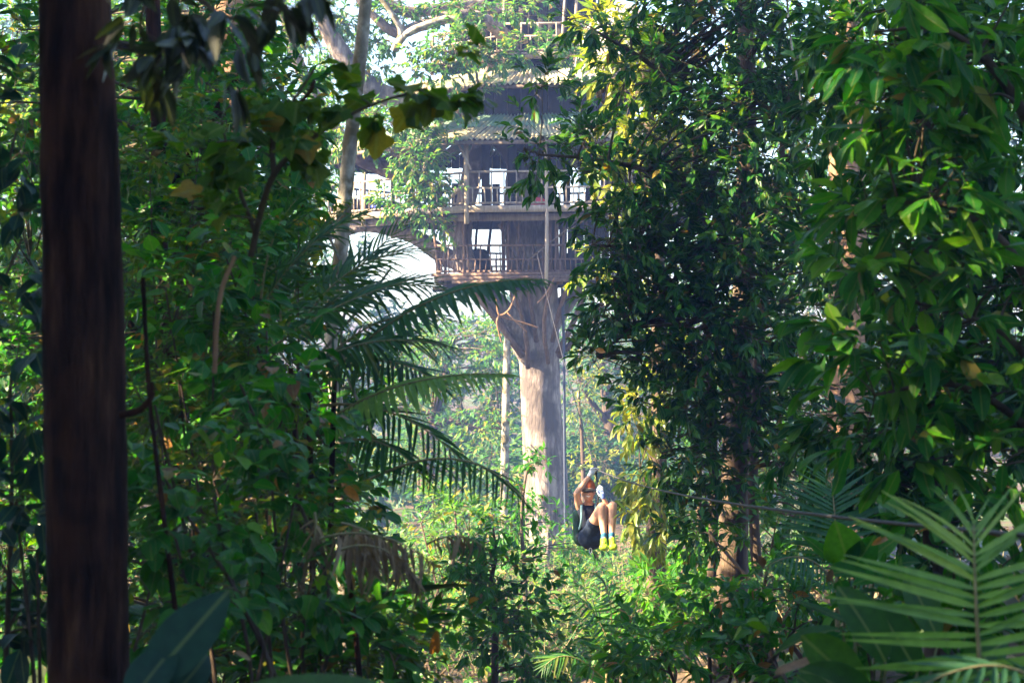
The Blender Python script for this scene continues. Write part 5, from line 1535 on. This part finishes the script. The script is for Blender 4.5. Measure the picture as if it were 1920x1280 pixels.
def soft(name, caps, mat, parent, voxel=.009, smooth=6, kind=None):
    """one continuous skin grown over capsules"""
    mb = MB()
    for c in caps:
        capsule(mb, *c)
    me = mb.mesh(name, None, True, np.array(parent.location) if parent is not None else (0, 0, 0))
    o = bpy.data.objects.new(name, me)
    COL.objects.link(o)
    r = o.modifiers.new('r', 'REMESH')
    r.mode = 'VOXEL'
    r.voxel_size = voxel
    r.use_smooth_shade = True
    s = o.modifiers.new('s', 'SMOOTH')
    s.factor = .5
    s.iterations = smooth
    dg = bpy.context.evaluated_depsgraph_get()
    me2 = bpy.data.meshes.new_from_object(o.evaluated_get(dg))
    o.modifiers.clear()
    o.data = me2
    bpy.data.meshes.remove(me)
    me2.name = name
    me2.materials.clear()
    me2.materials.append(mat)
    me2.polygons.foreach_set('use_smooth', np.ones(len(me2.polygons), bool))
    if parent is not None: o.parent = parent
    return o


M['skin'] = rough_mat('skin', [(.3, (.42, .22, .15)), (.7, (.52, .29, .20))], (6, 6, 6), rough=.5, bump=.05, dist=.002, spec=.4)
M['top'] = plain('top', (.006, .010, .028), .85, var=.4)
M['denim'] = rough_mat('denim', [(.3, (.008, .014, .032)), (.6, (.018, .030, .062)), (.8, (.06, .09, .14))], (22, 22, 22), rough=.9, bump=.2, dist=.004)
M['lime'] = plain('lime', (.30, .44, .02), .55, var=.15)
M['lime_dark'] = plain('lime_dark', (.03, .06, .07), .6)
M['sock'] = plain('sock', (.015, .10, .20), .8)
M['glove'] = rough_mat('glove', [(.35, (.46, .49, .58)), (.5, (.52, .54, .60)), (.62, (.08, .13, .36))], (9, 9, 9), detail=2, rough=.8, bump=.1, dist=.003)
M['cap'] = plain('cap', (.44, .085, .02), .8, var=.25)
M['hair'] = plain('hair', (.06, .028, .012), .6)
M['black'] = plain('black', (.012, .012, .014), .5)
M['pack'] = rough_mat('pack', [(.3, (.004, .014, .010)), (.55, (.008, .040, .026)), (.75, (.012, .065, .042))], (7, 7, 7), detail=3, rough=.75, bump=.2, dist=.006)
M['strap_teal'] = plain('strap_teal', (.14, .26, .32), .7)
M['teeth'] = plain('teeth', (.75, .70, .66), .4)

person = empty('person', J(1112, 1010, 0))
tag(person, 'person riding the zipline in dark tank top, cap and lime shoes, knees drawn up', 'person')
hd = J(1103, 921, -.02)
shR, shL = J(1087, 951, .02), J(1119, 951, .02)
elR, wrR = J(1080, 924, -.10), J(1105, 891, -.06)
elL, wrL = J(1142, 957, -.12), J(1130, 930, -.16)
hpR, hpL = J(1102, 1006, .02), J(1122, 1006, .02)
knR, knL = J(1127, 947, -.24), J(1147, 945, -.24)
anR, anL = J(1130, 999, -.34), J(1144.5, 998, -.34)
neck, chest, belly = J(1103.5, 943, .02), J(1104, 964, .03), J(1108, 988, .04)
hx = np.array([1, 0, 0]); hz_ = np.array([0, 0, 1.0]); hy = np.array([0, 1.0, 0])
def mixp(a, b, t): return a + (b - a) * t
body = [(hd + hz_ * .035, hd - hz_ * .01, .083, .078), (hd + hy * .02 + hz_ * .04, hd + hy * .035, .082), (hd - hz_ * .02 - hy * .015, hd - hz_ * .070 - hy * .028, .068, .046), (hd - hz_ * .06 - hx * .02 - hy * .02, hd - hz_ * .06 + hx * .02 - hy * .02, .045),
        (hd - hy * .082 - hz_ * .0, hd - hy * .098 - hz_ * .022, .010, .014), (hd + hx * .078, hd + hx * .080 - hz_ * .03, .016, .012), (hd - hx * .078, hd - hx * .080 - hz_ * .03, .016, .012),
        (hd - hz_ * .05 + hy * .02, neck + hy * .01, .052, .055), (neck, mixp(shR, chest, .35), .05, .07), (neck, mixp(shL, chest, .35), .05, .07), (shR + hx * .02, shL - hx * .02, .058), (chest, belly, .112, .102), (belly, mixp(hpR, hpL, .5), .102, .12), (hpR, hpL, .11),
        (shR, mixp(shR, elR, .5), .052, .047), (mixp(shR, elR, .5), elR, .047, .038), (elR, mixp(elR, wrR, .35), .038, .040), (mixp(elR, wrR, .35), wrR, .040, .026),
        (shL, mixp(shL, elL, .5), .052, .046), (mixp(shL, elL, .5), elL, .046, .038), (elL, mixp(elL, wrL, .35), .038, .039), (mixp(elL, wrL, .35), wrL, .039, .026)]
for hp, kn, an in ((hpR, knR, anR), (hpL, knL, anL)):
    body += [(hp, mixp(hp, kn, .5), .098, .084), (mixp(hp, kn, .5), kn, .084, .058), (kn, mixp(kn, an, .12), .057, .054), (mixp(kn, an, .12), mixp(kn, an, .42) + hy * .02, .052, .056), (mixp(kn, an, .42) + hy * .02, an, .056, .034), (an, an - hz_ * .05 - hy * .03, .034, .034)]
bo = soft('body', body, M['skin'], person, .008)
tag(bo, 'bare arms and legs')
soft('tank_top', [(J(1096, 957, .025), J(1112, 957, .025), .092), (J(1095, 949, .01), J(1096, 956, .0), .045), (J(1112, 949, .01), J(1111, 956, .0), .045), (chest, belly, .124, .114), (belly, mixp(hpR, hpL, .5) + hz_ * .05, .114, .118), (mixp(shR, chest, .30) - hy * .0, chest, .072, .112), (mixp(shL, chest, .30), chest, .072, .112)], M['top'], person, .008)
soft('shorts', [(hpR - hz_ * .01, hpL - hz_ * .01, .128), (mixp(hpR, hpL, .5), belly - hz_ * .05, .128, .116), (hpR, mixp(hpR, knR, .42), .114, .100), (hpL, mixp(hpL, knL, .42), .114, .100)], M['denim'], person, .008)
# shoes: sole, upper, laces; socks
for an, tx in ((anR, -.006), (anL, .012)):
    to = an + np.array([tx, -.10, -.135])
    hl = an + np.array([0, .035, -.065])
    sh = soft('shoe', [(hl, to, .046, .043), (an - hz_ * .035, to + hz_ * .05 + hy * .02, .042, .036), (to + hx * .012, to - hx * .012, .044)], M['lime'], person, .006, 3)
    dn = nrm(np.array([0, -.35, -1.0]))
    soft('sole', [(hl + dn * .022 + hy * .004, to + dn * .022, .042, .040)], M['lime_dark'], sh, .007, 2).location = -np.array(person.location) * 0
    for k in range(3):
        c = mixp(an - hz_ * .03, to + hz_ * .05, .3 + .2 * k) - hy * .036
        soft('lace', [(c - hx * .022, c + hx * .022, .005)], M['lime_dark'], sh, .003, 1)
    soft('sock', [(an + hz_ * .012, an - hz_ * .04 - hy * .01, .038, .041)], M['sock'], person, .006, 2)


def hand(name, wr, grip, axis, back, mat):
    """gloved hand from wrist wr closed round a bar through grip along axis; back = outward normal of the back of the hand"""
    axis, back = nrm(axis), nrm(back)
    fwd = nrm(grip - wr)
    palm = grip + back * .030 - fwd * .012
    caps = [(wr, wr + (palm - wr) * .4, .031, .033)]
    kn = []
    for k in range(4):
        o = axis * (k - 1.5) * .021
        caps.append((wr + (palm - wr) * .45 + o * .6, palm + o, .017, .017))
    ln = (.9, 1.05, 1.0, .8)
    for k in range(4):
        o = axis * (k - 1.5) * .022
        a = palm + o + fwd * .012
        b = a + fwd * .026 * ln[k] - back * .022
        c = b - back * .034 * ln[k] - fwd * .010
        d = c - fwd * .028 * ln[k] + back * .006
        caps += [(a, b, .0105, .010), (b, c, .010, .0092), (c, d, .0092, .0085)]
    t0 = wr + (palm - wr) * .55 - axis * .026
    t1 = t0 - axis * .016 - back * .025 + fwd * .018
    t2 = t1 - back * .022 + fwd * .022 + axis * .012
    caps += [(t0, t1, .013, .0115), (t1, t2, .0115, .0095)]
    return soft(name, caps, mat, person, .0045, 3)


gR = J(1115, 881, -.03)
gL = J(1123, 916, -.12)
hand('glove', wrR, gR, (1, .15, .05), (-.1, -.5, .9), M['glove'])
hand('glove', wrL, gL, (.2, .1, 1), (.7, -.7, .1), M['glove'])
# cap with brim, hair, sunglasses, smile
cp = soft('cap', [(hd + hz_ * .062 + hy * .01, hd + hz_ * .05 + hy * .03, .090, .088), (hd + hz_ * .085, hd + hz_ * .08 + hy * .02, .078)], M['cap'], person, .007, 4)
bm_ = MB()
V = []
for k in range(3):
    for a in np.linspace(-1.15, 1.15, 15):
        r = .080 + .022 * k
        V.append(hd + np.array([math.sin(a) * r * .95, -math.cos(a) * r - .004, .042 - .010 * k - .012 * abs(math.sin(a))]))
V = np.array(V)
ff = np.array([(i * 15 + j, i * 15 + j + 1, (i + 1) * 15 + j + 1, (i + 1) * 15 + j) for i in range(2) for j in range(14)])
bm_.add(np.concatenate([V, V - hz_ * .006]), np.concatenate([ff, ff[:, ::-1] + len(V)]))
bm_.build('brim', M['black'], cp, origin=np.array(person.location))
soft('hair', [(hd + hy * .05 - hz_ * .01, hd + hy * .06 - hz_ * .07, .07, .05), (hd + hx * .066 + hy * .02, hd + hx * .060 + hy * .03 - hz_ * .05, .022, .018), (hd - hx * .066 + hy * .02, hd - hx * .060 + hy * .03 - hz_ * .05, .022, .018)], M['hair'], person, .007, 2)
gl = [(hd + np.array([s * .012, -.088, .012]), hd + np.array([s * .052, -.068, .012]), .017, .016) for s in (-1, 1)] + [(hd + np.array([-.02, -.090, .016]), hd + np.array([.02, -.090, .016]), .006)] + [(hd + np.array([s * .058, -.060, .016]), hd + np.array([s * .082, .01, .012]), .005) for s in (-1, 1)]
soft('sunglasses', gl, M['black'], person, .004, 1)
soft('mouth', [(hd + np.array([-.022, -.0735, -.050]), hd + np.array([0, -.080, -.056]), .005, .007), (hd + np.array([.022, -.0735, -.050]), hd + np.array([0, -.080, -.056]), .005, .007)], M['teeth'], person, .0025, 1)

# backpack
bpk = empty('backpack', J(1092, 1000, .16))
tag(bpk, 'dark green backpack worn by the zipline rider', 'backpack')
soft('bag', [(J(1086, 968, .15), J(1090, 1012, .17), .085, .095), (J(1106, 966, .19), J(1110, 1014, .19), .09, .10), (J(1084, 985, .10), J(1090, 1010, .08), .06, .065), (J(1095, 955, .17), J(1108, 955, .19), .06)], M['pack'], bpk, .010, 4)
soft('pocket', [(J(1087, 1006, .05), J(1100, 1016, .06), .052, .052), (J(1100, 1016, .07), J(1114, 1017, .08), .05)], M['black'], bpk, .008, 3)
for x0, x1, xm in ((1091, 1090, 1090), (1116, 1116, 1117)):
    m = MB()
    q = smooth_line([J(x0, 958, .17), J(x0, 945, .05), J(xm, 950, -.085), J(x1, 970, -.105), J(x1 - 2, 986, -.05), J(x1 - 4, 994, .08)], 26)
    tubes(m, q, np.full(26, .017), 6)
    m.build('shoulder_strap', M['strap_teal'], bpk)

# harness, trolley and lanyard
har = empty('harness', J(1112, 1008, 0))
tag(har, 'black sit harness with lanyard and trolley hung from the cable', 'harness')
for nm, pts, r, mat in (('lanyard', [J(1117, 884, 0), J(1119, 900, -.05), J(1121, 916, -.10), J(1120, 940, -.12), J(1114, 975, -.12), J(1110, 992, -.14)], .011, 'black'),
                        ('leg_loop', [J(1094, 1008, .0), J(1098, 992, -.10), J(1110, 986, -.13), J(1114, 1000, -.05), J(1108, 1020, .0), J(1096, 1020, .03), J(1094, 1008, 0)], .016, 'black'),
                        ('leg_loop', [J(1116, 1016, .0), J(1120, 990, -.12), J(1134, 984, -.12), J(1140, 1002, -.05), J(1134, 1020, .0), J(1122, 1022, .03), J(1116, 1016, 0)], .016, 'black'),
                        ('waist_belt', [J(1090, 992, .05), J(1098, 994, -.10), J(1112, 995, -.12), J(1126, 995, -.08), J(1128, 994, .05)], .016, 'black'),
                        ('seat_strap', [J(1088, 1010, .05), J(1096, 1024, .02), J(1108, 1028, .0), J(1120, 1024, .0), J(1134, 1012, .02)], .022, 'black'),
                        ('tail_strap', [J(1106, 1022, -.02), J(1107, 1032, -.03), J(1112, 1034, -.03), J(1117, 1046, -.02)], .009, 'black'),
                        ('tether', [J(1118, 890, 0), J(1121, 930, -.05), J(1118, 955, -.10), J(1111, 988, -.13)], .007, 'cap')):
    m = MB()
    q = smooth_line(pts, 24)
    tubes(m, q, np.full(24, r), 6)
    m.build(nm, M[mat], har)
m = MB()
tubes(m, np.array([pul + np.array([0, -.012 * s, -.005]) for s in (-1, 1)])[None], np.full((1, 2), .034), 16, cap=True)
m.build('pulley', M['steel'], har)
for s in (-1, 1):
    m = MB()
    box(m, pul + np.array([0, 0, -.03]) + nrm(np.array([.06, 1, 0])) * 0 + np.array([s * .018, 0, 0]), (.005, .11, .10))
    m.build('side_plate', M['steel'], har, smooth=False)
m = MB()
tubes(m, np.array([gR + np.array([-.07, -.01, 0]), gR + np.array([.07, .01, 0])])[None], np.full((1, 2), .010), 8, cap=True)
m.build('handle_bar', M['black'], har)
m = MB()
tt_ = np.linspace(0, 2 * np.pi, 15)
q = J(1107, 1031, -.04) + np.stack([np.cos(tt_) * .018, tt_ * 0, np.sin(tt_) * .034], 1)
tubes(m, q, np.full(15, .006), 6)
m.build('carabiner', M['glove'], har)
# ------------------------------------------------------------------ air
hz_m, hz_t, hz_o = new_mat('haze_air')
pv = nd(hz_t, 'ShaderNodeVolumePrincipled')
pv.inputs['Color'].default_value = (.28, .43, 1.0, 1)
pv.inputs['Density'].default_value = 0.0017
pv.inputs['Anisotropy'].default_value = 0.2
hz_t.links.new(pv.outputs[0], hz_o.inputs['Volume'])
hb = MB()
box(hb, (0, 96, 7.5), (224, 280, 31))
hz = hb.build('haze', hz_m, None, smooth=False)
tag(hz, 'thin bluish morning haze filling the forest air', 'haze', kind='stuff')
